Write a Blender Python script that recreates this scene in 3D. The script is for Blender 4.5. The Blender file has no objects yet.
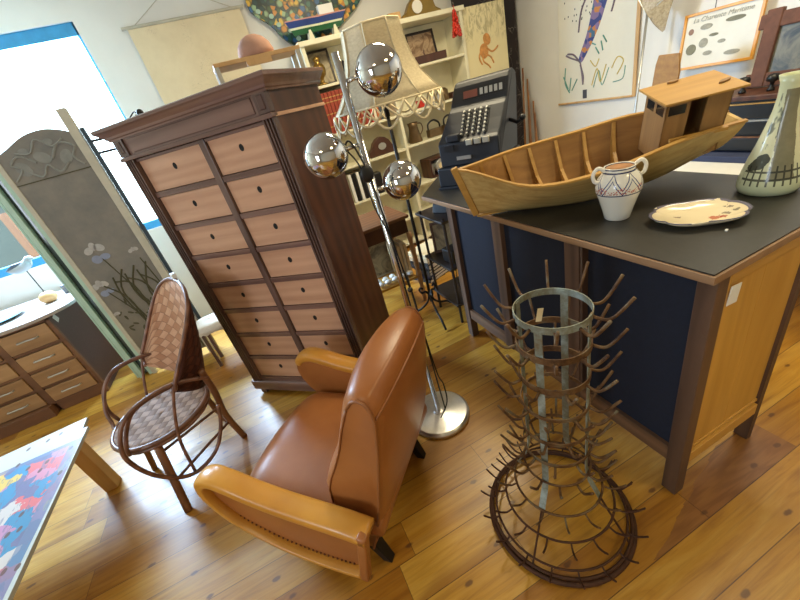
import bpy, math, random
from mathutils import Vector, Matrix, Euler
random.seed(7)
S = bpy.context.scene
COL = S.collection

# ---------------- camera, world, lights, exposure ----------------
def srgb(r, g, b):
    f = lambda c: (c / 255 / 12.92) if c <= 10 else ((c / 255 + .055) / 1.055) ** 2.4
    return (f(r), f(g), f(b), 1)

F_PX, PITCH, ROLL, YAW, CAM_H = 361.76, .5013, .2786, .2884, 1.6
def make_camera():
    cam = bpy.data.cameras.new('camera'); o = bpy.data.objects.new('camera', cam); COL.objects.link(o)
    cam.sensor_fit = 'HORIZONTAL'; cam.sensor_width = 36; cam.lens = 36 * F_PX / 800
    cam.clip_start = .02; cam.clip_end = 200
    d = Vector((math.sin(ROLL) * math.cos(PITCH), math.cos(ROLL) * math.cos(PITCH), math.sin(PITCH)))
    h = Vector((0, 0, 1)) - d * d.z; h.normalize()
    r = d.cross(h)
    wh = Vector((math.sin(YAW), math.cos(YAW), 0)); wr = Vector((math.cos(YAW), -math.sin(YAW), 0)); wd = Vector((0, 0, -1))
    def w(v): return wh * h.dot(v) + wr * r.dot(v) + wd * d.dot(v)
    X, Y, Z = w(Vector((1, 0, 0))), w(Vector((0, -1, 0))), w(Vector((0, 0, -1)))
    M = Matrix(((X.x, Y.x, Z.x, 0), (X.y, Y.y, Z.y, 0), (X.z, Y.z, Z.z, CAM_H), (0, 0, 0, 1)))
    o.matrix_world = M
    S.camera = o
make_camera()

world = bpy.data.worlds.new('daylight_sky'); S.world = world; world.use_nodes = True
wn = world.node_tree; wn.nodes.clear()
bg = wn.nodes.new('ShaderNodeBackground'); wo = wn.nodes.new('ShaderNodeOutputWorld')
bg.inputs[0].default_value = (.72, .93, 1, 1); bg.inputs[1].default_value = 5.0
wn.links.new(bg.outputs[0], wo.inputs[0])

def area(name, loc, target, sx, sy, power, color):
    l = bpy.data.lights.new(name, 'AREA'); l.shape = 'RECTANGLE'; l.size = sx; l.size_y = sy; l.energy = power; l.color = color
    o = bpy.data.objects.new(name, l); COL.objects.link(o); o.location = loc
    o.rotation_euler = (Vector(target) - Vector(loc)).to_track_quat('-Z', 'Y').to_euler()
    return o
area('daylight_through_window', (-1.75, 4.46, 2.22), (-1.0, 0, .9), 1.9, .85, 400, (.48, .70, 1))
area('ceiling_lamp', (1.6, -.6, 2.9), (1.6, -.6, 0), .5, .5, 15, (1, .84, .46))
area('ceiling_lamp', (-1.0, -.7, 2.9), (-1.0, -.7, 0), .5, .5, 8, (1, .86, .56))
area('ceiling_lamp', (1.4, 2.5, 2.9), (1.4, 2.5, 0), .5, .5, 34, (1, .86, .58))
area('ceiling_lamp', (2.4, 1.0, 2.9), (2.4, 1.0, 0), .5, .5, 22, (1, .86, .58))
area('cool_fill_left', (-3.3, -.6, 1.7), (-.2, 1.9, .9), 1.3, 1.5, 62, (.80, .90, 1))  # added cool fill for the cabinet front; no window is built there

S.view_settings.view_transform = 'Standard'; S.view_settings.look = 'None'
S.view_settings.gamma = 1; S.view_settings.use_curve_mapping = False
S.view_settings.exposure = 0.42
S.cycles.use_denoising = True
S.cycles.max_bounces = 8
S.cycles.sample_clamp_indirect = 6

# ---------------- materials ----------------
class NT:
    def __init__(s, name):
        s.m = bpy.data.materials.new(name); s.m.use_nodes = True; s.t = s.m.node_tree
        s.b = s.t.nodes['Principled BSDF']
    def n(s, ty, **k):
        x = s.t.nodes.new(ty)
        for a, v in k.items(): setattr(x, a, v)
        return x
    def l(s, a, b): s.t.links.new(a, b)
    def coord(s, scale=(1, 1, 1), rot=(0, 0, 0), out='Object'):
        tc = s.n('ShaderNodeTexCoord'); mp = s.n('ShaderNodeMapping')
        mp.inputs['Scale'].default_value = scale; mp.inputs['Rotation'].default_value = rot
        s.l(tc.outputs[out], mp.inputs[0]); return mp.outputs[0]
    def noise(s, vec, scale, detail=4, rough=.6, dist=0):
        x = s.n('ShaderNodeTexNoise'); x.inputs['Scale'].default_value = scale; x.inputs['Detail'].default_value = detail
        x.inputs['Roughness'].default_value = rough; x.inputs['Distortion'].default_value = dist
        s.l(vec, x.inputs['Vector']); return x.outputs['Fac']
    def ramp(s, fac, stops):
        r = s.n('ShaderNodeValToRGB'); e = r.color_ramp.elements
        while len(e) < len(stops): e.new(.5)
        for i, (p, c) in enumerate(stops): e[i].position = p; e[i].color = c
        s.l(fac, r.inputs[0]); return r.outputs[0]
    def mix(s, fac, a, b, mode='MIX'):
        x = s.n('ShaderNodeMix', data_type='RGBA', blend_type=mode)
        if isinstance(fac, float): x.inputs[0].default_value = fac
        else: s.l(fac, x.inputs[0])
        for i, v in ((6, a), (7, b)):
            if isinstance(v, tuple): x.inputs[i].default_value = v
            else: s.l(v, x.inputs[i])
        return x.outputs[2]
    def math(s, op, a, b=0.0, c=None):
        x = s.n('ShaderNodeMath', operation=op)
        for i, v in enumerate((a, b) if c is None else (a, b, c)):
            if isinstance(v, (int, float)): x.inputs[i].default_value = v
            else: s.l(v, x.inputs[i])
        return x.outputs[0]
    def bump(s, h, strength=.2, dist=.01):
        x = s.n('ShaderNodeBump'); x.inputs['Strength'].default_value = strength; x.inputs['Distance'].default_value = dist
        s.l(h, x.inputs['Height']); s.l(x.outputs[0], s.b.inputs['Normal'])
    def done(s, col=None, rough=None, metal=None):
        if col is not None:
            if isinstance(col, tuple): s.b.inputs['Base Color'].default_value = col
            else: s.l(col, s.b.inputs['Base Color'])
        if rough is not None: s.b.inputs['Roughness'].default_value = rough
        if metal is not None: s.b.inputs['Metallic'].default_value = metal
        return s.m

def plain(name, c, rough=.5, metal=0, var=.12, scale=9, bump=0):
    t = NT(name); v = t.coord(); f = t.noise(v, scale)
    d = tuple(x * (1 - var) for x in c[:3]) + (1,); e = tuple(min(1, x * (1 + var)) for x in c[:3]) + (1,)
    if bump: t.bump(t.noise(v, scale * 12), bump, .002)
    return t.done(t.ramp(f, [(.3, d), (.7, e)]), rough, metal)

def wood(name, c1, c2, rough=.4, axis='X', scale=1.0, bump=.06, rings=.5):
    t = NT(name)
    sc = {'X': (1.2, 14, 14), 'Y': (14, 1.2, 14), 'Z': (14, 14, 1.2)}[axis]
    sc = tuple(a * scale for a in sc)
    v = t.coord(sc); f = t.noise(v, 1.6, 6, .62, .6)
    w = t.n('ShaderNodeTexWave', wave_type='RINGS'); w.inputs['Scale'].default_value = .55; w.inputs['Distortion'].default_value = 5
    w.inputs['Detail'].default_value = 3; t.l(v, w.inputs['Vector'])
    g = t.mix(rings * .6, f, w.outputs['Fac'])
    col = t.ramp(g, [(.25, c1), (.75, c2)])
    t.bump(f, bump, .003)
    return t.done(col, rough)

M = {}
def floor_material():
    t = NT('pine_floorboards'); tc = t.n('ShaderNodeTexCoord'); sx = t.n('ShaderNodeSeparateXYZ'); t.l(tc.outputs['Object'], sx.inputs[0])
    W = .1535
    v = t.math('DIVIDE', t.math('SUBTRACT', sx.outputs[1], .065), W)
    row = t.math('FLOOR', v); fr = t.math('SUBTRACT', v, row)
    wn1 = t.n('ShaderNodeTexWhiteNoise', noise_dimensions='1D'); t.l(row, wn1.inputs['W'])
    u = t.math('ADD', t.math('DIVIDE', sx.outputs[0], 1.9), t.math('MULTIPLY', wn1.outputs['Value'], 7.3))
    bi = t.math('FLOOR', u); fu = t.math('SUBTRACT', u, bi)
    cmb = t.n('ShaderNodeCombineXYZ'); t.l(bi, cmb.inputs[0]); t.l(row, cmb.inputs[1])
    wn2 = t.n('ShaderNodeTexWhiteNoise', noise_dimensions='2D'); t.l(cmb.outputs[0], wn2.inputs['Vector'])
    # grain
    off = t.n('ShaderNodeVectorMath', operation='SCALE'); t.l(wn2.outputs['Color'], off.inputs[0]); off.inputs['Scale'].default_value = 13
    add = t.n('ShaderNodeVectorMath', operation='ADD'); t.l(tc.outputs['Object'], add.inputs[0]); t.l(off.outputs[0], add.inputs[1])
    mp = t.n('ShaderNodeMapping'); mp.inputs['Scale'].default_value = (.9, 9, 1); t.l(add.outputs[0], mp.inputs[0])
    gr = t.noise(mp.outputs[0], 2.2, 5, .6, 1.2)
    base = t.ramp(gr, [(.2, srgb(142, 94, 28)), (.45, srgb(190, 142, 50)), (.8, srgb(210, 170, 82))])
    mpf = t.n('ShaderNodeMapping'); mpf.inputs['Scale'].default_value = (1.6, 46, 1); t.l(add.outputs[0], mpf.inputs[0])
    fine = t.noise(mpf.outputs[0], 2.0, 4, .65, .5)
    base = t.mix(t.math('MULTIPLY', t.ramp(fine, [(.50, (0, 0, 0, 1)), (.72, (1, 1, 1, 1))]), .38), base, srgb(128, 82, 36))
    tone = t.ramp(wn2.outputs['Value'], [(0, srgb(190, 156, 120)), (.25, srgb(224, 206, 178)), (.6, srgb(246, 238, 224)), (1, (1, 1, 1, 1))])
    col = t.mix(1.0, base, tone, 'MULTIPLY')
    # broad darker heartwood flames
    mp2 = t.n('ShaderNodeMapping'); mp2.inputs['Scale'].default_value = (1.1, 5.5, 1); t.l(add.outputs[0], mp2.inputs[0])
    h = t.noise(mp2.outputs[0], 1.1, 2, .5, .4)
    hm = t.ramp(h, [(.60, (0, 0, 0, 1)), (.68, (1, 1, 1, 1))])
    hm2 = t.math('MULTIPLY', hm, .45)
    col = t.mix(hm2, col, srgb(120, 68, 30))
    # the one board with a strong flame figure beside the counter
    fx = t.math('SUBTRACT', sx.outputs[0], .74)
    wob = t.math('MULTIPLY', t.math('SUBTRACT', gr, .5), .05)
    up = t.math('MINIMUM', t.math('MULTIPLY_ADD', fx, .27, .374), .535)
    up = t.math('ADD', up, wob)
    em = t.math('MULTIPLY', t.math('GREATER_THAN', sx.outputs[1], t.math('ADD', .374, t.math('MULTIPLY', wob, .3))), t.math('LESS_THAN', sx.outputs[1], up))
    em = t.math('MULTIPLY', em, t.math('LESS_THAN', sx.outputs[0], 1.56))
    ey = t.math('DIVIDE', t.math('SUBTRACT', sx.outputs[1], .44), .09)
    e = t.math('ADD', t.math('MULTIPLY', t.math('MULTIPLY', ey, ey), -.5), t.math('MULTIPLY', fx, 1.4))
    rings = t.math('SINE', t.math('MULTIPLY', t.math('ADD', e, t.math('MULTIPLY', gr, .8)), 22))
    fc = t.mix(t.math('MULTIPLY_ADD', rings, .35, .5), srgb(112, 68, 34), srgb(142, 94, 50))
    col = t.mix(t.math('MULTIPLY', em, .8), col, fc)
    # knots
    mp3 = t.n('ShaderNodeMapping'); mp3.inputs['Scale'].default_value = (2.9, 6.0, 1); t.l(tc.outputs['Object'], mp3.inputs[0])
    vo = t.n('ShaderNodeTexVoronoi', voronoi_dimensions='2D'); vo.inputs['Scale'].default_value = 1; t.l(mp3.outputs[0], vo.inputs['Vector'])
    nz = t.noise(tc.outputs['Object'], 25, 2)
    kd = t.math('ADD', vo.outputs['Distance'], t.math('MULTIPLY', t.math('SUBTRACT', nz, .5), .09))
    km = t.ramp(kd, [(.035, (1, 1, 1, 1)), (.062, (0, 0, 0, 1))])
    col = t.mix(t.math('MULTIPLY', km, .8), col, srgb(74, 44, 26))
    halo = t.ramp(kd, [(.06, (1, 1, 1, 1)), (.22, (0, 0, 0, 1))])
    col = t.mix(t.math('MULTIPLY', halo, .16), col, srgb(140, 88, 42))
    # seams
    s1 = t.math('LESS_THAN', fr, .020); s2 = t.math('LESS_THAN', fu, .0013)
    seam = t.math('MAXIMUM', s1, s2)
    col = t.mix(t.math('MULTIPLY', seam, .75), col, srgb(60, 36, 20))
    t.l(col, t.b.inputs['Base Color']); t.b.inputs['Coat Weight'].default_value = .2; t.b.inputs['Coat Roughness'].default_value = .32
    ro = t.math('MULTIPLY_ADD', t.noise(tc.outputs['Object'], 6, 3), .22, .26); t.l(ro, t.b.inputs['Roughness'])
    t.bump(t.math('SUBTRACT', t.math('MULTIPLY', gr, .15), seam), .25, .002)
    return t.m

M['floor'] = floor_material()
M['wall'] = plain('white_plaster', srgb(226, 224, 218), .9, 0, .03, 3, .08)
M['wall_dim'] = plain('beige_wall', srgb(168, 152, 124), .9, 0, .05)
M['ceiling'] = plain('ceiling_boards', srgb(176, 162, 138), .9, 0, .02)
M['blue_paint'] = plain('blue_window_paint', srgb(52, 142, 190), .5)
M['cab_dark'] = wood('dark_walnut', srgb(82, 62, 56), srgb(114, 90, 82), .26, 'Z', .8)
M['cab_dark_h'] = wood('dark_walnut_horizontal', srgb(100, 74, 66), srgb(134, 104, 94), .22, 'X', .5, .03)  # walnut lightened so its colour carries window haze and reflection
M['cab_side'] = wood('mahogany_side', srgb(62, 34, 22), srgb(92, 54, 34), .4, 'Z', .5, .03)
M['cab_drawer'] = wood('pinkish_drawer_wood', srgb(182, 136, 108), srgb(212, 168, 138), .32, 'X', .7, .05, .3)
M['black_hole'] = plain('black_recess', srgb(14, 12, 12), .8)
def leather():
    t = NT('tan_leather'); v = t.coord(); f = t.noise(v, 3.2, 4)
    col = t.ramp(f, [(.3, srgb(142, 84, 40)), (.7, srgb(166, 104, 54))])
    vo = t.n('ShaderNodeTexVoronoi'); vo.inputs['Scale'].default_value = 260; t.l(v, vo.inputs['Vector'])
    t.bump(vo.outputs['Distance'], .12, .001)
    return t.done(col, .36)
M['leather'] = leather()
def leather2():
    t = NT('tan_leather_warm_lit'); v = t.coord(); f = t.noise(v, 4, 4)
    col = t.ramp(f, [(.3, srgb(186, 126, 46)), (.7, srgb(204, 146, 58))])  # warm lamp light on the armrests put into the leather colour
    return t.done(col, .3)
M['leather_warm_lit'] = leather2()
M['seam'] = plain('leather_piping', srgb(138, 84, 42), .5)
M['nail'] = plain('dark_nails', srgb(96, 52, 26), .4, .4)
M['rattan'] = wood('brown_rattan', srgb(92, 60, 46), srgb(136, 94, 72), .36, 'X', .5)
M['leg_brown'] = wood('rattan_leg', srgb(104, 66, 44), srgb(138, 94, 64), .38, 'Z', .8)
def weave(name, c1, c2, sc, rot=math.pi / 4, coord='UV'):
    t = NT(name); v = t.coord((sc, sc, sc), (0, 0, rot), coord)
    ch = t.n('ShaderNodeTexChecker'); ch.inputs['Scale'].default_value = 1; t.l(v, ch.inputs['Vector'])
    sx = t.n('ShaderNodeSeparateXYZ'); t.l(v, sx.inputs[0])
    a = t.math('SINE', t.math('MULTIPLY', sx.outputs[0], math.pi)); b = t.math('SINE', t.math('MULTIPLY', sx.outputs[1], math.pi))
    a = t.math('ABSOLUTE', a); b = t.math('ABSOLUTE', b)
    sel = t.mix(ch.outputs['Fac'], a, b)
    n = t.noise(t.coord((30, 30, 30)), 1, 3)
    col = t.mix(ch.outputs['Fac'], c1, c2); col = t.mix(.25, col, t.ramp(n, [(.3, c2), (.7, c1)]))
    gap = t.math('LESS_THAN', sel, .22)
    col = t.mix(t.math('MULTIPLY', gap, .5), col, tuple(x * .35 for x in c2[:3]) + (1,))
    t.bump(sel, .6, .006)
    t.b.inputs['Specular IOR Level'].default_value = .25
    return t.done(col, .75)
M['weave_back'] = weave('woven_chip_back', srgb(208, 166, 136), srgb(176, 130, 100), 22)
M['weave_seat'] = weave('woven_chip_seat', srgb(168, 142, 126), srgb(128, 104, 90), 22)
M['weave_out'] = weave('woven_chip_outside_shaded', srgb(92, 52, 38), srgb(64, 34, 28), 22)  # outer side of the same weave, its shade put into darker colours
M['chrome'] = plain('chrome', srgb(215, 215, 215), .06, 1, .03)
M['chrome_dirty'] = plain('worn_chrome', srgb(226, 224, 220), .34, 1, .08, 30)
M['black'] = plain('black_plastic', srgb(18, 18, 20), .4)
M['iron'] = plain('black_iron', srgb(22, 18, 16), .5, .3)
M['brass'] = plain('brass', srgb(150, 120, 60), .3, .8)
M['copper'] = plain('aged_copper', srgb(110, 88, 60), .4, .6, .3)
def rust():
    t = NT('rusted_galvanized_iron'); v = t.coord(); f = t.noise(v, 14, 5, .7)
    col = t.ramp(f, [(.36, srgb(66, 40, 22)), (.5, srgb(104, 74, 42)), (.66, srgb(112, 104, 84))])
    t.bump(f, .3, .003); return t.done(col, .62, .25)
M['rust'] = rust()
def galv():
    t = NT('galvanized_iron_band'); v = t.coord(); f = t.noise(v, 11, 5, .7)
    col = t.ramp(f, [(.34, srgb(108, 88, 56)), (.48, srgb(122, 126, 112)), (.66, srgb(160, 176, 176))])
    t.bump(f, .2, .003); return t.done(col, .55, .3)
M['galv'] = galv()
M['rust_dark'] = plain('dark_rust', srgb(72, 42, 24), .7, .2, .35, 25, .3)
M['counter_top'] = plain('dark_linoleum', srgb(44, 42, 38), .42, 0, .16, 40, .05)
M['counter_blue'] = plain('navy_felt_panel', srgb(11, 18, 35), .85, 0, .2, 60, .1)
M['counter_edge'] = wood('worn_counter_edge', srgb(114, 84, 56), srgb(156, 120, 86), .5, 'Y', .7)
M['counter_wood'] = wood('brown_counter_frame', srgb(86, 60, 40), srgb(122, 88, 60), .5, 'Y', .7)
M['counter_wood_z'] = wood('brown_counter_post', srgb(68, 48, 36), srgb(102, 76, 58), .5, 'Z', .7)
M['oak'] = wood('golden_oak', srgb(188, 138, 56), srgb(224, 176, 88), .42, 'Z', .5)
M['oak_x'] = wood('golden_oak_rail', srgb(176, 128, 52), srgb(212, 162, 78), .42, 'X', .5)
M['boat'] = wood('pale_boat_planks', srgb(160, 126, 66), srgb(206, 178, 116), .6, 'X', 1.3, .12, .10)
M['boat_in'] = wood('honey_boat_inside', srgb(128, 88, 38), srgb(166, 122, 60), .55, 'X', .9, .06, .15)
M['boat_cab'] = wood('brown_cabin_planks', srgb(124, 90, 50), srgb(156, 118, 70), .55, 'Z', .9, .06, .15)
M['boat_roof'] = wood('cabin_roof_wood', srgb(166, 122, 54), srgb(194, 150, 78), .5, 'X', .8, .06, .15)
M['white_paint'] = plain('cream_white_paint', srgb(222, 214, 188), .6, 0, .04)
M['shelf_paint'] = plain('shelf_paint', srgb(226, 220, 192), .6, 0, .05)
M['white'] = plain('white_surface', srgb(232, 232, 228), .5, 0, .03)
M['pale_green'] = plain('pale_green_paint', srgb(172, 202, 186), .5, 0, .06)
M['cream_stile'] = plain('greyish_cream_wood', srgb(186, 180, 162), .6, 0, .1)
M['dress_wood'] = wood('dresser_drawer_wood', srgb(138, 102, 66), srgb(176, 138, 96), .45, 'X', .7)
M['dress_frame'] = wood('dresser_frame_wood', srgb(92, 58, 36), srgb(124, 84, 54), .5, 'X', .7)
M['dress_side'] = plain('dark_speckled_side', srgb(74, 48, 40), .5, 0, .25, 60)
M['marble'] = plain('pale_marble', srgb(166, 154, 146), .25, 0, .06, 5)
M['pine'] = wood('pine_leg', srgb(188, 146, 90), srgb(216, 176, 122), .5, 'Z', .6, .04, .1)
M['steel'] = plain('brushed_steel', srgb(190, 190, 185), .35, .8)
M['register'] = plain('black_enamel', srgb(27, 29, 35), .5, 0, .1)
M['paper'] = plain('old_paper', srgb(222, 206, 168), .85, 0, .05)
M['glass_dark'] = plain('dark_window_glass', srgb(40, 38, 36), .1)
M['pink'] = plain('pinkish_felt', srgb(180, 138, 118), .9)
M['redbook'] = plain('red_book_cloth', srgb(150, 56, 34), .6)
M['ceramic'] = plain('glazed_ceramic', srgb(236, 232, 222), .15, 0, .02)
M['terracotta'] = plain('terracotta_inside', srgb(176, 124, 78), .6)
M['grass'] = plain('fabric_mesh', srgb(160, 140, 108), .9)
M['red'] = plain('red_beads', srgb(190, 44, 24), .35)
M['bamboo'] = wood('bamboo_cane', srgb(110, 66, 30), srgb(150, 100, 50), .45, 'Z')
M['espresso'] = plain('espresso_wood', srgb(38, 28, 24), .5, 0, .2)
M['lace'] = plain('white_lace', srgb(222, 216, 204), .9, 0, .06, 60, .2)
M['fringe'] = plain('cream_braid', srgb(214, 198, 160), .8)

# ---------------- mesh builder ----------------
class MB:
    def __init__(s): s.v = []; s.f = []; s.uv = {}; s.M = None
    def add(s, vs, fs):
        o = len(s.v)
        for p in vs:
            p = Vector(p)
            s.v.append(s.M @ p if s.M else p)
        s.f += [tuple(i + o for i in f) for f in fs]
        return s
    def box(s, a, b):
        x0, y0, z0 = a; x1, y1, z1 = b
        return s.add([(x0, y0, z0), (x1, y0, z0), (x1, y1, z0), (x0, y1, z0), (x0, y0, z1), (x1, y0, z1), (x1, y1, z1), (x0, y1, z1)],
                     [(0, 3, 2, 1), (4, 5, 6, 7), (0, 1, 5, 4), (1, 2, 6, 5), (2, 3, 7, 6), (3, 0, 4, 7)])
    def bar(s, p, q, w, h, up=(0, 0, 1)):
        p = Vector(p); q = Vector(q); d = (q - p).normalized(); u = Vector(up); sd = d.cross(u)
        if sd.length < 1e-4: sd = d.cross(Vector((1, 0, 0)))
        sd.normalize(); u = sd.cross(d)
        vs = [c + sd * a * w / 2 + u * b * h / 2 for c in (p, q) for a, b in ((-1, -1), (1, -1), (1, 1), (-1, 1))]
        return s.add(vs, [(0, 1, 2, 3), (7, 6, 5, 4), (0, 4, 5, 1), (1, 5, 6, 2), (2, 6, 7, 3), (3, 7, 4, 0)])
    def tube(s, pts, r, n=8, closed=False):
        pts = [Vector(p) for p in pts]; m = len(pts)
        rs = r if isinstance(r, (list, tuple)) else [r] * m
        T = []
        for i in range(m):
            a = pts[(i - 1) % m] if (closed or i > 0) else pts[i]; b = pts[(i + 1) % m] if (closed or i < m - 1) else pts[i]
            T.append((b - a).normalized())
        u = T[0].orthogonal().normalized(); vs = []
        for i in range(m):
            u = (u - T[i] * u.dot(T[i])).normalized(); w = T[i].cross(u)
            for k in range(n):
                a = 2 * math.pi * k / n; vs.append(pts[i] + (u * math.cos(a) + w * math.sin(a)) * rs[i])
        fs = []
        for i in range(m if closed else m - 1):
            j = (i + 1) % m
            for k in range(n):
                l = (k + 1) % n; fs.append((i * n + k, i * n + l, j * n + l, j * n + k))
        if not closed: fs += [tuple(range(n))[::-1], tuple((m - 1) * n + k for k in range(n))]
        return s.add(vs, fs)
    def band(s, pts, w, th, normal_fn, closed=True):
        # flat strip: at each point, w along axis a, th along b (from normal_fn)
        m = len(pts); vs = []
        for i, p in enumerate(pts):
            a, b = normal_fn(i); p = Vector(p); a = Vector(a); b = Vector(b)
            vs += [p - a * w / 2 - b * th / 2, p + a * w / 2 - b * th / 2, p + a * w / 2 + b * th / 2, p - a * w / 2 + b * th / 2]
        fs = []
        for i in range(m if closed else m - 1):
            j = (i + 1) % m
            for k in range(4):
                l = (k + 1) % 4; fs.append((i * 4 + k, i * 4 + l, j * 4 + l, j * 4 + k))
        if not closed: fs += [(3, 2, 1, 0), tuple((m - 1) * 4 + k for k in range(4))]
        return s.add(vs, fs)
    def lathe(s, prof, n=32, c=(0, 0, 0)):
        c = Vector(c); vs = []
        for r, z in prof:
            for k in range(n):
                a = 2 * math.pi * k / n; vs.append(c + Vector((r * math.cos(a), r * math.sin(a), z)))
        fs = []
        for i in range(len(prof) - 1):
            for k in range(n):
                l = (k + 1) % n; fs.append((i * n + k, i * n + l, (i + 1) * n + l, (i + 1) * n + k))
        fs += [tuple(range(n))[::-1], tuple((len(prof) - 1) * n + k for k in range(n))]
        return s.add(vs, fs)
    def prism(s, poly, t, fn):
        # poly of 2D points extruded; fn(u, v, w) -> 3D
        n = len(poly); vs = [fn(u, v, t[0]) for u, v in poly] + [fn(u, v, t[1]) for u, v in poly]
        fs = [tuple(range(n))[::-1], tuple(range(n, 2 * n))] + [(k, (k + 1) % n, n + (k + 1) % n, n + k) for k in range(n)]
        return s.add(vs, fs)
    def grid(s, rows, cu=False, cv=False):
        a = len(rows); b = len(rows[0]); vs = [p for r in rows for p in r]; fs = []
        for i in range(a if cu else a - 1):
            for j in range(b if cv else b - 1):
                i2 = (i + 1) % a; j2 = (j + 1) % b
                fs.append((i * b + j, i * b + j2, i2 * b + j2, i2 * b + j))
        return s.add(vs, fs)
    def ball(s, c, r, n=16):
        prof = [(max(1e-4, r * math.sin(math.pi * i / n)), -r * math.cos(math.pi * i / n)) for i in range(n + 1)]
        return s.lathe(prof, n * 2, c)
    def build(s, name, mat, parent=None, bevel=0, smooth=False, sub=0, solid=0, label=None, seg=2, uvfn=None, fix=True):
        me = bpy.data.meshes.new(name); me.from_pydata([tuple(p) for p in s.v], [], s.f)
        if fix:
            import bmesh
            bm = bmesh.new(); bm.from_mesh(me); bmesh.ops.recalc_face_normals(bm, faces=bm.faces[:]); bm.to_mesh(me); bm.free()
        me.validate(); me.update()
        if uvfn:
            uvl = me.uv_layers.new(name='UVMap')
            for lp in me.loops: uvl.data[lp.index].uv = uvfn(lp.vertex_index)
        if smooth:
            me.polygons.foreach_set('use_smooth', [True] * len(me.polygons))
        for m_ in (mat if isinstance(mat, (list, tuple)) else [mat]): me.materials.append(M[m_] if isinstance(m_, str) else m_)
        o = bpy.data.objects.new(name, me); COL.objects.link(o)
        if parent: o.parent = parent
        if solid:
            md = o.modifiers.new('solid', 'SOLIDIFY'); md.thickness = solid; md.offset = 0
        if bevel:
            md = o.modifiers.new('bevel', 'BEVEL'); md.width = bevel; md.segments = seg; md.limit_method = 'ANGLE'; md.angle_limit = math.radians(35)
        if sub:
            md = o.modifiers.new('sub', 'SUBSURF'); md.levels = sub; md.render_levels = sub
        if label: o['label'] = label
        return o

def thing(name, label, cat, loc=(0, 0, 0), rot=0, group=None):
    o = bpy.data.objects.new(name, None); o.empty_display_size = .1; COL.objects.link(o)
    o.location = loc; o.rotation_euler = rot if isinstance(rot, tuple) else (0, 0, rot)
    o['label'] = label; o['category'] = cat
    if group: o['group'] = group
    return o
def tag(o, label, cat, group=None, loc=None, rot=None):
    o['label'] = label; o['category'] = cat
    if group: o['group'] = group
    if loc: o.location = loc
    if rot is not None: o.rotation_euler = rot if isinstance(rot, tuple) else (0, 0, rot)
    return o
def struct(o): o['kind'] = 'structure'; return o
def cr(P, n=6, closed=False):
    P = [Vector(p) for p in P]; out = []; m = len(P)
    for i in range(m if closed else m - 1):
        if closed: a, b, c, d = P[(i - 1) % m], P[i], P[(i + 1) % m], P[(i + 2) % m]
        else: a, b, c, d = P[max(0, i - 1)], P[i], P[i + 1], P[min(m - 1, i + 2)]
        for k in range(n):
            t = k / n
            out.append(.5 * ((2 * b) + (c - a) * t + (2 * a - 5 * b + 4 * c - d) * t * t + (3 * b - a - 3 * c + d) * t ** 3))
    if not closed: out.append(P[-1])
    return out
def dup(root, loc=None, rot=None, label=None, group=None):
    r = root.copy(); COL.objects.link(r)
    if loc is not None: r.location = loc
    if rot is not None: r.rotation_euler = rot if isinstance(rot, tuple) else (0, 0, rot)
    if label: r['label'] = label
    if group: r['group'] = group
    for ch in list(root.children):
        c = ch.copy(); COL.objects.link(c); c.parent = r
        for g in ch.children:
            d = g.copy(); COL.objects.link(d); d.parent = c
    return r

# ---------------- room ----------------
XL, XR, YF, YB, ZC = -3.4, 3.5, -2.6, 4.2, 3.0
struct(MB().box((XL - .3, YF - .2, -.08), (XR + .2, YB + .4, 0)).build('floor', 'floor'))
struct(MB().box((XL - .3, YF - .2, ZC), (XR + .2, YB + .4, ZC + .1)).build('ceiling', 'ceiling'))
WX0, WX1, WZ0, WZ1 = -2.75, -.70, 1.07, 2.70
wb = MB()
wb.box((XL, YB, 0), (WX0, YB + .35, ZC)); wb.box((WX1, YB, 0), (XR, YB + .35, ZC))
wb.box((WX0, YB, 0), (WX1, YB + .35, WZ0)); wb.box((WX0, YB, WZ1), (WX1, YB + .35, ZC))
struct(wb.build('wall_back', 'wall'))
struct(MB().box((XR, YF, 0), (XR + .2, YB, ZC)).build('wall_right', 'wall'))
struct(MB().box((XL - .2, YF, 0), (XL, YB, ZC)).build('wall_left', 'wall_dim'))
struct(MB().box((XL, YF - .2, 0), (XR, YF, ZC)).build('wall_front', 'wall_dim'))
struct(MB().box((-.65, YB - .015, 0), (3.0, YB, .09)).build('baseboard_back', 'white_paint', bevel=.003))
struct(MB().box((XR - .015, YF, 0), (XR, YB - .02, .09)).build('baseboard_right', 'white_paint', bevel=.003))
# window
wf = MB(); fy0, fy1 = YB + .02, YB + .09
wf.box((WX0, fy0, WZ0), (WX1, fy1, WZ0 + .07)); wf.box((WX0, fy0, WZ1 - .09), (WX1, fy1, WZ1))
wf.box((WX0, fy0, WZ0), (WX0 + .05, fy1, WZ1)); wf.box((WX1 - .02, fy0, WZ0), (WX1, fy1, WZ1))
win = struct(wf.build('window_1', 'blue_paint', bevel=.004))
t = NT('window_glass'); tr = t.n('ShaderNodeBsdfTransparent'); gl = t.n('ShaderNodeBsdfGlossy'); gl.inputs['Roughness'].default_value = .02
mx = t.n('ShaderNodeMixShader'); mx.inputs[0].default_value = .06; t.l(tr.outputs[0], mx.inputs[1]); t.l(gl.outputs[0], mx.inputs[2])
t.l(mx.outputs[0], t.t.nodes['Material Output'].inputs[0]); M['window_glass'] = t.m
MB().box((WX0 + .05, YB + .05, WZ0 + .07), (WX1 - .045, YB + .056, WZ1 - .09)).build('pane', 'window_glass', win)
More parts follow.
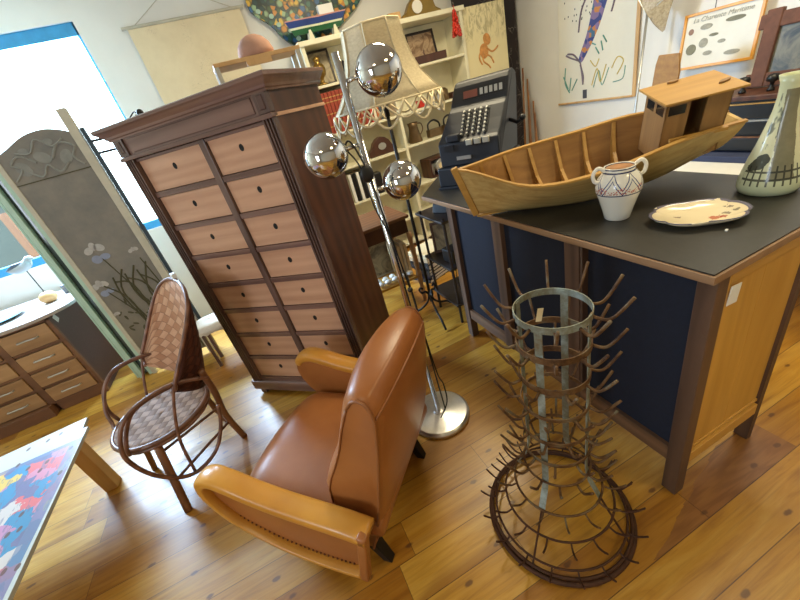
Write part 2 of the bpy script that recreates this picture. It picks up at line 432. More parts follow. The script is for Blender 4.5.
# outside
M['facade'] = plain('grey_facade', srgb(58, 66, 64), .9, 0, .1, 2)
M['post_outside'] = wood('orange_timber', srgb(116, 76, 50), srgb(140, 94, 64), .6, 'Z')
tag(MB().box((-9, 8, -1), (-3.4, 11, 1.75)).build('outbuilding', 'facade'), 'low grey building seen outside behind the window', 'building')
tag(MB().box((-2.32, 4.95, -.2), (-2.24, 5.03, 1.55)).build('timber_post', 'post_outside'), 'orange timber post standing outside the window', 'post')

# ---------------- tall drawer cabinet ----------------
ca = math.atan2(-.659, .752)   # local +x runs along the front from the left corner to the right
cab = thing('drawer_cabinet', 'tall dark wooden cabinet with two columns of eight pinkish drawers', 'cabinet', (-.535, 2.418, 0), ca)
CX0, CX1, CD, CH = .05, 1.0, .455, 1.805
bd = MB(); bd.box((CX0, .02, .10), (CX0 + .028, CD, 1.745)); bd.box((CX1 - .028, .02, .10), (CX1, CD, 1.745)); bd.box((CX0 + .028, CD - .02, .1), (CX1 - .028, CD, 1.745))
bd.box((CX0 + .028, .05, .1), (CX1 - .028, CD - .02, .12)); bd.box((CX0 + .028, .05, 1.72), (CX1 - .028, CD - .02, 1.745))
bd.build('body', 'cab_side', cab)
MB().box((CX0 - .03, -.02, .045), (CX1 + .03, CD + .01, .125)).build('plinth', 'cab_dark_h', cab, bevel=.012)
for x in (CX0, CX1 - .05):
    for y in (.0, CD - .08): MB().box((x, y, 0), (x + .05, y + .06, .047)).build('foot', 'cab_dark', cab, bevel=.006)
# pilasters with fluting
for x0 in (CX0, CX1 - .06):
    pl = MB(); n = 3; w = .06
    prof = [(x0, 0), (x0, -.012)]
    for k in range(n):
        a = x0 + .008 + k * .0165
        prof += [(a, -.012), (a + .003, -.002), (a + .010, -.002), (a + .013, -.012)]
    prof += [(x0 + w, -.012), (x0 + w, .02), (x0, .02)]
    pl.prism(prof, (.125, 1.645), lambda u, v, z: (u, v, z)); pl.build('pilaster', 'cab_dark', cab)
    MB().box((x0 - .002, -.016, 1.665), (x0 + w + .002, .02, 1.75)).build('pilaster_block', 'cab_dark', cab, bevel=.003)
    MB().box((x0 + .014, -.020, 1.68), (x0 + .046, -.014, 1.735)).build('block_panel', 'cab_side', cab, bevel=.003)
# drawers
x0, x1 = CX0 + .06, CX1 - .06; mid = .567; z0, z1 = .125, 1.645
MB().box((mid - .019, -.002, z0), (mid + .019, .05, z1)).build('centre_post', 'cab_dark', cab, bevel=.003)
N = 8; rh = .188; zt_ = 1.643
rl = MB()
for i in range(N + 1):
    z = zt_ - i * rh
    rl.box((x0, .004, z - .014), (mid - .019, .05, z + .014 if i else z)); rl.box((mid + .019, .004, z - .014), (x1, .05, z + .014 if i else z))
rl.build('drawer_rails', 'cab_dark_h', cab, bevel=.002)
MB().box((x0, .10, z0), (x1, .12, z1)).build('drawer_backing', 'black_hole', cab)
for c in range(2):
    a, b = ((x0 + .004, mid - .021), (mid + .021, x1 - .004))[c]
    for i in range(N):
        zb = zt_ - i * rh - (.016 if i else .006); za = zt_ - (i + 1) * rh + .016
        d = MB().box((a, .014, za), (b, .09, zb)).build('drawer', 'cab_drawer', cab, bevel=.002)
        cx, cz = (a + b) / 2, (za + zb) / 2 + .014
        hb = MB(); hb.prism([(cx + .012 * math.cos(q * .5236), cz + .016 * math.sin(q * .5236)) for q in range(12)], (.0125, .016), lambda u, v, w: (u, w, v))
        hb.build('finger_hole', 'black_hole', d)
# frieze and cornice
fz = MB().box((CX0 + .06, -.004, 1.662), (CX1 - .06, .02, 1.75)).build('frieze', 'cab_dark_h', cab)
MB().box((CX0 + .09, -.010, 1.674), (CX1 - .08, -.003, 1.737)).build('frieze_panel', 'cab_dark_h', fz, bevel=.006)
MB().box((CX0 - .008, -.026, 1.645), (CX1 + .008, .02, 1.664)).build('frieze_moulding', 'cab_dark_h', cab, bevel=.004)
cn = MB(); prof = [(0, 1.742), (-.016, 1.742), (-.018, 1.750), (-.024, 1.754), (-.028, 1.764), (-.040, 1.776), (-.047, 1.784), (-.050, 1.786), (-.054, 1.790), (-.054, 1.802), (-.048, 1.806), (0, 1.806)]
rows = []
for o_, z in prof: rows.append([(CX0 + o_, o_, z), (CX1 - o_, o_, z), (CX1 - o_, CD, z), (CX0 + o_, CD, z)])
cn.grid(rows, False, True); cn.f += [(len(cn.v) - 4, len(cn.v) - 3, len(cn.v) - 2, len(cn.v) - 1)]
cn.build('cornice', 'cab_dark_h', cab)
MB().box((CX1, .0, 1.645), (CX1 + .008, CD, 1.66)).build('side_moulding', 'cab_drawer', cab, bevel=.002)

# small table standing on the cabinet, hat behind
st = thing('small_stand', 'small wooden stand with pale top set on the dark cabinet', 'stand', (.08, 2.15, 1.8065), 0)
MB().box((0, 0, .10), (.42, .18, .118)).build('top', 'pine', st, bevel=.003)
MB().box((.15, -.002, .078), (.27, .012, .102)).build('drawer_front', 'pine', st)
for x in (.0, .395):
    for y in (.0, .14): MB().box((x, y, 0), (x + .022, y + .018, .102)).build('leg', 'cream_stile', st)
hb = MB(); hb.lathe([(.088, 0), (.088, .02), (.078, .05), (.056, .075), (.028, .089), (.001, .093)], 28)
tag(hb.build('felt_hat', 'pink', smooth=True), 'pinkish rounded felt hat on top of the small stand', 'hat', None, (.30, 2.235, 1.925))
eg = MB(); eg.tube(cr([(-.06, 0, .012), (-.03, .01, .03), (0, 0, .02)]), .003, 6); eg.ball((.02, 0, .018), .016, 8)
tag(eg.build('door_knob', 'iron', smooth=True), 'small dark knob lying on the cabinet top edge', 'knob', None, (-.33, 2.30, 1.8065), ca)

# ---------------- wall scroll ----------------
sc_ = thing('wall_scroll', 'large blank beige canvas chart hanging from a cord on the white wall', 'wall chart', (0, YB - .02, 0))
def old_chart():
    t = NT('faded_canvas'); v = t.coord(); n = t.noise(v, 2.5, 6, .7)
    col = t.ramp(n, [(.3, srgb(216, 198, 162)), (.75, srgb(234, 218, 184))])
    n2 = t.noise(t.coord((3, 1, 6)), 3, 3, .5, 2.0); m = t.ramp(n2, [(.488, (0, 0, 0, 1)), (.5, (1, 1, 1, 1)), (.512, (0, 0, 0, 1))])
    big = t.ramp(t.noise(v, 4.0, 1), [(.55, (0, 0, 0, 1)), (.62, (1, 1, 1, 1))])
    col = t.mix(t.math('MULTIPLY', t.math('MULTIPLY', m, big), .5), col, srgb(130, 110, 80)); return t.done(col, .9)
M['chart'] = old_chart()
MB().box((-.36, -.004, 1.55), (.56, 0, 2.58)).build('canvas', 'chart', sc_)
MB().tube([(-.40, -.006, 2.585), (.60, -.006, 2.585)], .012, 8).build('rod', 'cream_stile', sc_)
MB().tube([(-.30, -.008, 2.59), (.08, -.008, 2.80), (.50, -.008, 2.59)], .003, 6).build('cord', 'cream_stile', sc_)

# ---------------- fish picture ----------------
def mosaic():
    t = NT('painted_sea_mosaic'); v = t.coord(); vo = t.n('ShaderNodeTexVoronoi'); vo.inputs['Scale'].default_value = 26; t.l(v, vo.inputs['Vector'])
    sx = t.n('ShaderNodeSeparateXYZ'); t.l(vo.outputs['Color'], sx.inputs[0])
    col = t.ramp(sx.outputs[0], [(.0, srgb(30, 66, 70)), (.28, srgb(50, 104, 90)), (.42, srgb(220, 180, 70)), (.52, srgb(50, 100, 150)), (.64, srgb(150, 180, 140)), (.78, srgb(206, 140, 60)), (.9, srgb(60, 90, 60))])
    col.node.color_ramp.interpolation = 'CONSTANT'
    ed = t.ramp(vo.outputs['Distance'], [(.45, (0, 0, 0, 1)), (.75, (1, 1, 1, 1))])
    col = t.mix(t.math('MULTIPLY', ed, .8), col, srgb(24, 40, 36)); return t.done(col, .4)
M['mosaic'] = mosaic()
pts = [(.64, 2.85), (.63, 2.6), (.655, 2.51), (.77, 2.41), (.86, 2.28), (.96, 2.215), (1.12, 2.21), (1.30, 2.24), (1.50, 2.34), (1.66, 2.44), (1.80, 2.60), (1.85, 2.85)]
pp = [(p.x, p.z) for p in cr([(a, 0, b) for a, b in pts], 4)]
fb = MB(); fb.prism(pp, (YB - .05, YB - .02), lambda u, v, w: (u, w, v))
fish = tag(fb.build('painted_fish_plaque', 'mosaic'), 'colourful scaly fish-shaped plaque on the wall above the bookshelf', 'wall art')
for k, (x, z) in enumerate(((.70, 2.52), (.80, 2.47), (.84, 2.40), (.93, 2.34), (.98, 2.27))):
    MB().prism([(x + .022 * math.cos(a), z + .018 * math.sin(a)) for a in [i * .5236 for i in range(12)]], (YB - .06, YB - .049), lambda u, v, w: (u, w, v)).build('scale', 'pale_green', fish)

# ---------------- bookshelf ----------------
BX0, BX1, BXM, BF, BB = .90, 2.59, 1.69, 3.85, 4.17
bs = thing('bookshelf', 'large cream painted bookshelf against the back wall', 'bookshelf', (0, 0, 0))
for a, b, nm in ((BX0, BX0 + .035, 'side_panel'), (BX1 - .035, BX1, 'side_panel'), (BXM - .017, BXM + .017, 'divider')):
    MB().box((a, BF, 0), (b, BB, 2.15 if nm == 'divider' else 2.19)).build(nm, 'shelf_paint', bs, bevel=.003)
MB().box((BX0, BB - .012, .02), (BX1, BB, 2.15)).build('back_panel', 'shelf_paint', bs)
MB().box((BX0 - .02, BF - .02, 2.155), (BX1 + .02, BB, 2.195)).build('top', 'shelf_paint', bs, bevel=.004)
for z in (1.84, 1.42, 1.09, .72, .35, .06): MB().box((BX0 + .035, BF + .005, z - .022), (BXM - .017, BB - .012, z)).build('shelf', 'shelf_paint', bs, bevel=.002)
for z in (1.80, 1.42, 1.10, .68, .35, .06): MB().box((BXM + .017, BF + .005, z - .022), (BX1 - .035, BB - .012, z)).build('shelf', 'shelf_paint', bs, bevel=.002)

# books
def book(name, x, y, z, w, d, h, mat, label, group, cat='book', rot=0):
    r = thing(name, label, cat, (x, y, z), (0, rot, 0), group)
    cv = MB(); cv.box((0, 0, 0), (.003, d, h)); cv.box((w - .003, 0, 0), (w, d, h)); cv.box((0, 0, 0), (w, .004, h))
    cv.build('cover', mat, r, bevel=.001)
    MB().box((.003, .004, .004), (w - .003, d - .004, h - .004)).build('pages', 'paper', r)
    return r
M['gold_band'] = plain('gilt_band', srgb(190, 150, 90), .4, .4)
x = BX0 + .045; rb = None
for k in range(11):
    w = .036; h = .27 + .0 * k
    rb = book('bound_book', x, BF + .03, 1.421, w, .2, .36, 'redbook', 'red cloth book in the upright row on the left of the shelf', 'red books in the row on the second shelf')
    for zz in (.06, .17, .27, .31): MB().box((.001, -.0015, zz), (w - .001, .0, zz + .008)).build('spine_band', 'gold_band', rb)
    x += w + .002
x += .03
cols = [(srgb(196, 60, 44), 'red'), (srgb(226, 214, 190), 'cream'), (srgb(190, 110, 60), 'orange'), (srgb(70, 80, 90), 'slate'), (srgb(214, 190, 150), 'tan'), (srgb(180, 50, 50), 'crimson')]
for k, (c, nm) in enumerate(cols):
    M['bk' + nm] = plain('book_' + nm, c, .6)
    book('paperback_book', x, BF + .03, 1.421, .03, .15, .19 + .01 * (k % 3), 'bk' + nm, nm + ' small paperback behind the fringed lampshade', None)
    x += .033
# right col objects
def frame_pic(name, label, cat, w, h, fw, mat, picmat, loc, rot, depth=.02, group=None, mount=None):
    r = thing(name, label, cat, loc, rot, group)
    fr = MB(); fr.box((0, 0, 0), (w, depth, fw)); fr.box((0, 0, h - fw), (w, depth, h)); fr.box((0, 0, fw), (fw, depth, h - fw)); fr.box((w - fw, 0, fw), (w, depth, h - fw))
    fr.build('frame', mat, r, bevel=.002)
    MB().box((fw, depth * .5, fw), (w - fw, depth * .8, h - fw)).build('picture', picmat, r)
    return r
def figure_pic(name, c1, c2, c3, sc=9):
    t = NT(name); v = t.coord(); n = t.noise(v, sc, 4, .6, 1.5)
    return t.done(t.ramp(n, [(.35, c1), (.5, c2), (.65, c3)]), .5)
M['pic_brown'] = figure_pic('brown_relief_picture', srgb(120, 92, 66), srgb(176, 150, 118), srgb(90, 62, 50))
M['pic_grey'] = figure_pic('dim_figure_picture', srgb(110, 98, 78), srgb(170, 156, 124), srgb(70, 60, 48), 6)
M['dark_frame'] = plain('dark_frame', srgb(36, 26, 22), .4)
frame_pic('framed_picture', 'dark framed brownish print leaning above a wooden box on the top right shelf', 'picture', .33, .30, .022, 'dark_frame', 'pic_brown', (2.02, BF + .16, 1.802), (math.radians(-10), 0, 0))
wbx = MB().box((0, 0, 0), (.36, .09, .07)).build('wooden_box', 'cab_side', bevel=.004); tag(wbx, 'long reddish wooden box in front of the framed print', 'box', None, (2.0, BF + .02, 1.802))
frame_pic('framed_picture', 'tall dark framed figure picture in the top left shelf compartment', 'picture', .24, .30, .018, 'dark_frame', 'pic_grey', (.95, BF + .16, 1.842), (math.radians(-8), 0, 0))
fg = MB(); fg.lathe([(.05, 0), (.05, .01), (.02, .02), (.018, .05), (.05, .08), (.06, .12), (.05, .16), (.02, .185), (.03, .20), (.03, .22), (.001, .235)], 20)
tag(fg.build('brass_bird_figure', 'brass', smooth=True), 'round brass figure in front of the tall dark picture', 'figurine', None, (1.02, BF + .06, 1.842))
fg = MB(); fg.lathe([(.03, 0), (.035, .02), (.03, .09), (.012, .11), (.02, .14), (.001, .16)], 14)
tag(fg.build('dark_statuette', 'iron', smooth=True), 'small dark statuette on the top left shelf beside the lamp pole', 'figurine', None, (1.27, BF + .08, 1.842))
# clock with curved maroon case
ck = thing('mantel_clock', 'maroon wooden mantel clock with curved top behind the lampshade fringe', 'clock', (1.44, BF + .06, 1.092))
prof = [(-.16, 0), (.16, 0), (.155, .05), (.12, .075), (.09, .13), (.05, .165), (0, .18), (-.05, .165), (-.09, .13), (-.12, .075), (-.155, .05)]
MB().prism(prof, (0, .07), lambda u, v, w: (u, w, v)).build('case', 'cab_side', ck, bevel=.004)
MB().prism([(.045 * math.cos(i * .5236), .085 + .035 * math.sin(i * .5236)) for i in range(12)], (-.006, .0), lambda u, v, w: (u, w, v)).build('dial', 'steel', ck)
# gold clock on top
gc = thing('ornate_gold_clock', 'ornate gold mantel clock with white dial standing on top of the bookshelf', 'clock', (2.22, BF + .12, 2.196))
MB().prism([(-.22, 0), (.22, 0), (.22, .03), (.16, .06), (.14, .12), (.07, .17), (.03, .22), (-.03, .22), (-.07, .17), (-.12, .13), (-.17, .06), (-.22, .04)], (0, .08), lambda u, v, w: (u, w, v)).build('case', 'brass', gc, bevel=.01)
MB().prism([(-.05 + .055 * math.cos(i * .3927), .085 + .055 * math.sin(i * .3927)) for i in range(16)], (-.01, .0), lambda u, v, w: (u, w, v)).build('dial', 'ceramic', gc)
tag(MB().box((0, 0, 0), (.13, .1, .07)).build('cardboard_box', 'pine', bevel=.003), 'small tan box on top of the bookshelf beside the lampshade', 'box', None, (1.82, BF + .06, 2.196))
# 2nd right shelf
for nm, xx, w, h, mt, lb in (('red_tin', 1.95, .10, .07, 'red', 'small red tin on the shelf behind the lampshade fringe'), ('metal_tin', 2.12, .10, .10, 'steel', 'dull metal tin next to the silver clock on the shelf'), ('dark_casket', 2.36, .11, .06, 'cab_side', 'small dark wooden casket at the right end of the middle shelf')):
    tag(MB().box((0, 0, 0), (w, .08, h)).build(nm, mt, bevel=.006), lb, 'box', None, (xx, BF + .04, 1.422))
fg = MB(); fg.lathe([(.05, 0), (.06, .01), (.055, .10), (.03, .12), (.001, .125)], 16)
tag(fg.build('round_metal_lantern', 'copper', smooth=True), 'round copper lantern beside the small dark casket', 'lantern', None, (2.29, BF + .1, 1.422))
# third right shelf: jug, flat irons
jg = thing('copper_jug', 'tapered copper jug on the shelf left of the flat irons', 'jug', (1.86, BF + .11, 1.102))
m_ = MB(); m_.lathe([(.075, 0), (.078, .01), (.055, .12), (.05, .16), (.06, .20), (.055, .2), (.045, .16)], 22); m_.build('body', 'copper', jg, smooth=True)
MB().tube(cr([(.05, 0, .18), (.10, 0, .17), (.11, 0, .11), (.068, 0, .06)]), .006, 8).build('handle', 'copper', jg, smooth=True)
ir0 = thing('flat_iron', 'old charcoal flat iron with arched handle beside the copper jug', 'iron', (2.02, BF + .10, 1.102), 0)
MB().prism([(0, -.04), (.14, -.04), (.19, 0), (.14, .04), (0, .04)], (0, .08), lambda u, v, w: (u, v, w)).build('body', 'copper', ir0, bevel=.006)
MB().tube(cr([(.01, 0, .08), (.02, 0, .14), (.09, 0, .165), (.15, 0, .13), (.16, 0, .08)]), .010, 8).build('handle', 'black', ir0, smooth=True)
dup(ir0, (2.24, BF + .12, 1.102), .3, 'dark flat iron at the right end of the shelf, behind the cash register')
# radio
rd = thing('wooden_radio', 'open wooden radio box with round dial next to the cash register', 'radio', (1.93, BF + .02, .682), .12)
m_ = MB(); m_.box((0, 0, 0), (.34, .2, .02)); m_.box((0, 0, .19), (.34, .2, .21)); m_.box((0, 0, .02), (.02, .2, .19)); m_.box((.32, 0, .02), (.34, .2, .19)); m_.box((.02, .18, .02), (.32, .2, .19)); m_.build('case', 'cab_side', rd, bevel=.004)
for a in (.03, .05): MB().tube([(a, .03, .03), (a + .02, .03, .15)], .006, 6).build('coil', 'steel', rd)
m_ = MB(); m_.prism([(.14 + .07 * math.cos(i * .314), .11 + .075 * math.sin(i * .314)) for i in range(20)], (-.01, .04), lambda u, v, w: (u, w, v)); m_.build('dial', 'steel', rd, bevel=.006)
m_ = MB(); m_.prism([(.14 + .033 * math.cos(i * .314), .11 + .035 * math.sin(i * .314)) for i in range(20)], (-.018, -.009), lambda u, v, w: (u, w, v)); m_.build('dial_face', 'paper', rd)
# left lower: striped books, papers
for k in range(5):
    book('ring_binder', .97 + k * .045, BF + .02, .722, .035, .22, .29, ('white', 'black')[k % 2], ('white', 'black')[k % 2] + ' tall binder standing in the lower left of the bookshelf', ('white', 'black')[k % 2] + ' binders on the lower left shelf')
for k in range(4):
    tag(MB().box((-.13, 0, 0), (.13, .2, .025)).build('paper_bundle', 'paper', bevel=.003), ('lowest', 'second', 'third', 'topmost')[k] + ' paper bundle in the stack on the lower left shelf', 'paper', None, (1.50, BF + .03, .722 + .027 * k), .03 * k)
tag(MB().box((0, 0, 0), (.12, .12, .22)).build('black_box', 'black', bevel=.01), 'black soft box standing beside the paper bundles', 'box', None, (1.22, BF + .03, .722))

# small model boat on top of the bookshelf
mb_ = thing('painted_model_boat', 'small blue white and green model boat on top of the bookshelf', 'model boat', (0, 0, 0))
M['hull_blue'] = plain('hull_blue', srgb(44, 66, 130), .35); M['hull_white'] = plain('hull_white', srgb(220, 222, 190), .35); M['hull_green'] = plain('hull_green', srgb(36, 92, 56), .35); M['hull_pink'] = plain('hull_pink', srgb(206, 150, 140), .4)
def hull_strip(z0, z1, mat, nm):
    rows = []
    for z in (z0, z1):
        f = z  # 0..1 height fraction
        r = []
        n = 16
        for i in range(n + 1):
            tt = i / n; xx = .86 + .58 * tt; ww = .055 * math.sin(math.pi * min(1, tt * .9 + .06)) * (.35 + .65 * f)
            xs = xx + (.0 if tt > .2 else (1 - f) * .05 * (1 - tt / .2)) - (0 if tt < .85 else (1 - f) * .10 * (tt - .85) / .15)
            r.append((xs, 3.97 - ww, 2.262 + .10 * f + .015 * abs(tt - .5) * 2 * f))
        for i in range(n, -1, -1):
            tt = i / n; p = r[i]; r.append((p[0], 2 * 3.97 - p[1], p[2]))
        rows.append(r)
    m_ = MB(); m_.grid(rows, False, True)
    n2 = len(rows[0]); m_.f += [tuple(range(n2)), tuple(range(n2, 2 * n2))]
    m_.build(nm, mat, mb_, smooth=False)
hull_strip(0.0, .36, 'hull_green', 'lower_hull'); hull_strip(.36, .50, 'hull_white', 'waterline_band'); hull_strip(.5, .92, 'hull_blue', 'upper_hull'); hull_strip(.92, 1.0, 'hull_pink', 'gunwale')
MB().box((1.18, 3.945, 2.362), (1.32, 3.995, 2.44)).build('deckhouse', 'white', mb_, bevel=.003)
for xx in (1.05, 1.29): MB().prism([(xx - .03, 2.196), (xx + .03, 2.196), (xx + .008, 2.28), (xx - .008, 2.28)], (3.93, 4.01), lambda u, v, w: (u, w, v)).build('cradle', 'shelf_paint', mb_)

# ---------------- corner things ----------------
def chalk():
    t = NT('dark_board_with_chalk_lines'); v = t.coord(); n = t.noise(v, 3.0, 2, .4, 2.5)
    m = t.ramp(n, [(.49, (0, 0, 0, 1)), (.498, (1, 1, 1, 1)), (.506, (0, 0, 0, 1))])
    return t.done(t.mix(t.math('MULTIPLY', m, .55), srgb(40, 32, 34), srgb(190, 180, 165)), .7)
M['chalk'] = chalk()
tag(MB().box((2.66, 4.10, .02), (3.46, 4.125, 2.55)).build('chalk_board', 'chalk'), 'tall black board with loose chalk line drawings in the room corner', 'board')
def octopus_paper():
    t = NT('octopus_sheet'); v = t.coord()
    tc = t.n('ShaderNodeTexCoord'); sx = t.n('ShaderNodeSeparateXYZ'); t.l(tc.outputs['Object'], sx.inputs[0])
    n = t.noise(t.coord((1, 1, .35)), 16, 4, .65, 2)
    m = t.ramp(n, [(.48, (0, 0, 0, 1)), (.6, (1, 1, 1, 1))])
    top = t.ramp(sx.outputs[2], [(.32, (0, 0, 0, 1)), (.45, (1, 1, 1, 1))])
    col = t.mix(t.math('MULTIPLY', t.math('MULTIPLY', m, top), .6), srgb(226, 214, 170), srgb(140, 130, 96))
    return t.done(col, .8)
M['octo_sheet'] = octopus_paper()
ob = thing('octopus_poster', 'cream poster with an orange octopus standing beside the bookshelf', 'poster', (2.617, 3.90, 1.50))
MB().box((0, 0, 0), (.53, .012, .68)).build('sheet', 'octo_sheet', ob)
M['octo'] = plain('octopus_orange', srgb(198, 140, 78), .7, 0, .25, 30)
m_ = MB()
def blob(cx, cz, rx, rz, y=(-.003, 0), rot=0, n=18):
    return [(cx + rx * math.cos(a) * math.cos(rot) - rz * math.sin(a) * math.sin(rot), cz + rx * math.cos(a) * math.sin(rot) + rz * math.sin(a) * math.cos(rot)) for a in [2 * math.pi * i / n for i in range(n)]]
m_.prism(blob(.27, .37, .045, .055, rot=.3), (-.004, 0), lambda u, v, w: (u, w, v)); m_.prism(blob(.22, .27, .055, .07), (-.004, 0), lambda u, v, w: (u, w, v))
for pts in ([(.25, .30), (.32, .25), (.38, .27), (.40, .29)], [(.20, .25), (.20, .18), (.26, .13), (.28, .10)], [(.24, .24), (.30, .20), (.33, .14)], [(.18, .28), (.15, .22), (.18, .15)]):
    m_.tube([(p.x, -.003, p.z) for p in cr([(a, 0, b) for a, b in pts], 4)], .008, 6)
m_.build('octopus_drawing', 'octo', ob)
pr = MB()
for k in range(24):
    zz = 2.16 - .009 * k; rr = .012 + .0019 * k
    for q in range(2 + k // 5):
        a = random.random() * 6.28; pr.ball((2.47 + rr * math.cos(a) * .8, 3.80 + rr * math.sin(a) * .5, zz), .013, 5)
pr.tube([(2.47, 3.80, 2.20), (2.47, 3.80, 2.14)], .004, 6)
tag(pr.build('bead_string', 'red', smooth=True), 'bunch of shiny red beads hanging at the bookshelf right side', 'beads')
for k in range(5):
    a = MB(); a.tube([(0, 0, 0), (.02 + .0 * k, 0, 1.5 - .12 * k)], [.016, .009], 8)
    tag(a.build('bamboo_cane', 'bamboo', smooth=True), 'brown bamboo cane leaning in the corner beside the black board', 'cane', 'bamboo canes in the corner', (3.33 + .03 * (k % 2), 3.98 - .07 * k, .01), (math.radians(-1.5 * k), math.radians(2), 0))

# ---------------- right wall: siren poster, net, framed print ----------------
ps = thing('siren_poster', 'tall pale poster with a colourful mermaid tail drawing on the right wall', 'poster', (XR - .012, 2.65, 1.065))
MB().box((-.004, 0, 0), (0, .86, 1.25)).build('sheet', plain('poster_sheet', srgb(224, 220, 204), .7, 0, .03, 4), ps)
MB().tube([(-.012, -.01, 0), (-.012, .87, 0)], .010, 8).build('rod', 'pine', ps)
MB().box((-.012, -.035, -.005), (-.002, -.005, 1.25)).build('edge_strip', 'pine', ps)
def yz(u, v, w): return (w, u, v)
tailm = NT('tail_scales'); v = tailm.coord(); vo = tailm.n('ShaderNodeTexVoronoi'); vo.inputs['Scale'].default_value = 26; tailm.l(v, vo.inputs['Vector'])
sx = tailm.n('ShaderNodeSeparateXYZ'); tailm.l(vo.outputs['Color'], sx.inputs[0])
cc = tailm.ramp(sx.outputs[0], [(0, srgb(60, 70, 130)), (.35, srgb(196, 130, 70)), (.6, srgb(130, 110, 150)), (.8, srgb(70, 110, 140))]); cc.node.color_ramp.interpolation = 'CONSTANT'
M['tail'] = tailm.done(cc, .6)
m_ = MB()
ctr = cr([(.30, 0, 1.2), (.32, 0, .95), (.38, 0, .75), (.45, 0, .58), (.55, 0, .42), (.58, 0, .36)], 6); n = len(ctr)
hw = [.085 * (1 - i / (n - 1)) ** .7 + .012 for i in range(n)]
poly = [(p.x - w_, p.z) for p, w_ in zip(ctr, hw)] + [(p.x + w_, p.z) for p, w_ in reversed(list(zip(ctr, hw)))]
for i in range(n - 1):
    m_.prism([poly[i], poly[i + 1], poly[2 * n - 2 - i], poly[2 * n - 1 - i]], (-.007, -.004), yz)
m_.build('mermaid_tail', 'tail', ps)
M['ink_purple'] = plain('ink_purple', srgb(110, 96, 110), .7); M['ink_green'] = plain('ink_green', srgb(86, 142, 130), .7); M['ink_yellow'] = plain('ink_yellow', srgb(200, 176, 90), .7); M['ink_dark'] = plain('ink_dark', srgb(70, 72, 80), .7)
def strokes(parent, nm, mat, lists, r=.006, x=-.006):
    for pts in lists:
        m_ = MB(); m_.tube([(x, p.x, p.z) for p in cr([(a, 0, b) for a, b in pts], 5)], r, 5); m_.build(nm, mat, parent)
strokes(ps, 'tail_fin', 'ink_purple', [[(.58, .36), (.66, .44), (.74, .46)], [(.58, .36), (.56, .26), (.55, .18)], [(.60, .38), (.70, .42), (.76, .45)], [(.58, .34), (.545, .24), (.55, .16)]], .008)
strokes(ps, 'arm_outline', 'ink_purple', [[(.60, .62), (.56, .80), (.44, .95), (.40, 1.0)], [(.24, .70), (.20, .85), (.26, 1.0)]], .008)
strokes(ps, 'seaweed', 'ink_green', [[(.72, .10), (.78, .20), (.77, .34)], [(.72, .12), (.70, .24)], [(.69, .12), (.62, .22)], [(.74, .14), (.80, .26)], [(.36, .40), (.40, .46)], [(.32, .42), (.34, .50)], [(.28, .48), (.32, .54)], [(.40, .48), (.44, .50)], [(.22, .80), (.16, .86)], [(.22, .9), (.15, .95)]])
strokes(ps, 'scribbles', 'ink_yellow', [[(.44, .14), (.38, .28), (.34, .16), (.28, .30)], [(.46, .36), (.40, .30), (.36, .36)], [(.16, .2), (.10, .30), (.16, .34), (.22, .26)]], .005)
strokes(ps, 'scribbles_green', 'ink_green', [[(.42, .12), (.36, .26), (.32, .13), (.25, .27)], [(.20, .14), (.10, .16), (.08, .26)]], .004)
m_ = MB()
for k in range(46):
    a, b = .44 + random.random() * .34, .70 + random.random() * .42; m_.box((-.006, a, b), (-.004, a + .009, b + .014))
m_.build('dots', 'ink_dark', ps)
MB().box((-.006, .50, .03), (-.004, .55, .11)).build('ink_stamp', 'ink_dark', ps)

nt = thing('landing_net', 'long handled fishing landing net leaning on the right wall', 'fishing net', (0, 0, 0))
MB().tube([(3.25, 2.50, .01), (3.3, 2.42, 1.66)], [.012, .009], 8).build('pole', 'steel', nt, smooth=True)
bow = cr([(3.3, 2.42, 1.66), (3.32, 2.52, 1.80), (3.34, 2.50, 1.98), (3.36, 2.36, 2.06), (3.34, 2.22, 1.98), (3.32, 2.20, 1.80), (3.3, 2.42, 1.66)], 6)
MB().tube(bow, .006, 6).build('hoop', 'steel', nt)
def net_mat():
    t = NT('net_mesh'); v = t.coord((60, 60, 60)); sx = t.n('ShaderNodeSeparateXYZ'); t.l(v, sx.inputs[0])
    t.l(t.ramp(t.noise(v, 1, 2), [(.3, srgb(150, 130, 96)), (.7, srgb(190, 172, 136))]), t.b.inputs['Base Color'])
    t.b.inputs['Alpha'].default_value = .72; t.b.inputs['Roughness'].default_value = .9
    return t.m
M['net'] = net_mat()
rows = []
for k in range(7):
    f = k / 6; cz = Vector((3.30, 2.31, 1.50)); rows.append([p.lerp(cz, f * .92) + Vector((-.02 * math.sin(f * 3.1), -.03 * f, -.0)) for p in bow[:-1]])
m_ = MB(); m_.grid(rows, False, True); m_.build('net_bag', 'net', nt, smooth=True)

fp = thing('framed_seafood_print', 'orange framed print of fishing scenes with script title on right wall', 'picture', (3.42, 1.72, 1.215), (0, math.radians(6), 0))
w, h = .50, .36
fr = MB(); fw_ = .018
fr.box((-.02, 0, 0), (0, w, fw_)); fr.box((-.02, 0, h - fw_), (0, w, h)); fr.box((-.02, 0, fw_), (0, fw_, h - fw_)); fr.box((-.02, w - fw_, fw_), (0, w, h - fw_)); fr.build('frame', plain('orange_frame', srgb(216, 150, 50), .4), fp, bevel=.002)
MB().box((-.010, fw_, fw_), (-.004, w - fw_, h - fw_)).build('print_sheet', plain('print_sheet', srgb(212, 204, 182), .4, 0, .04), fp)
M['print_grey'] = plain('print_grey', srgb(150, 146, 130), .6, 0, .2, 40); M['print_olive'] = plain('print_olive', srgb(120, 116, 92), .6, 0, .2, 40); M['print_brown'] = plain('print_brown', srgb(140, 106, 84), .6, 0, .2, 40)
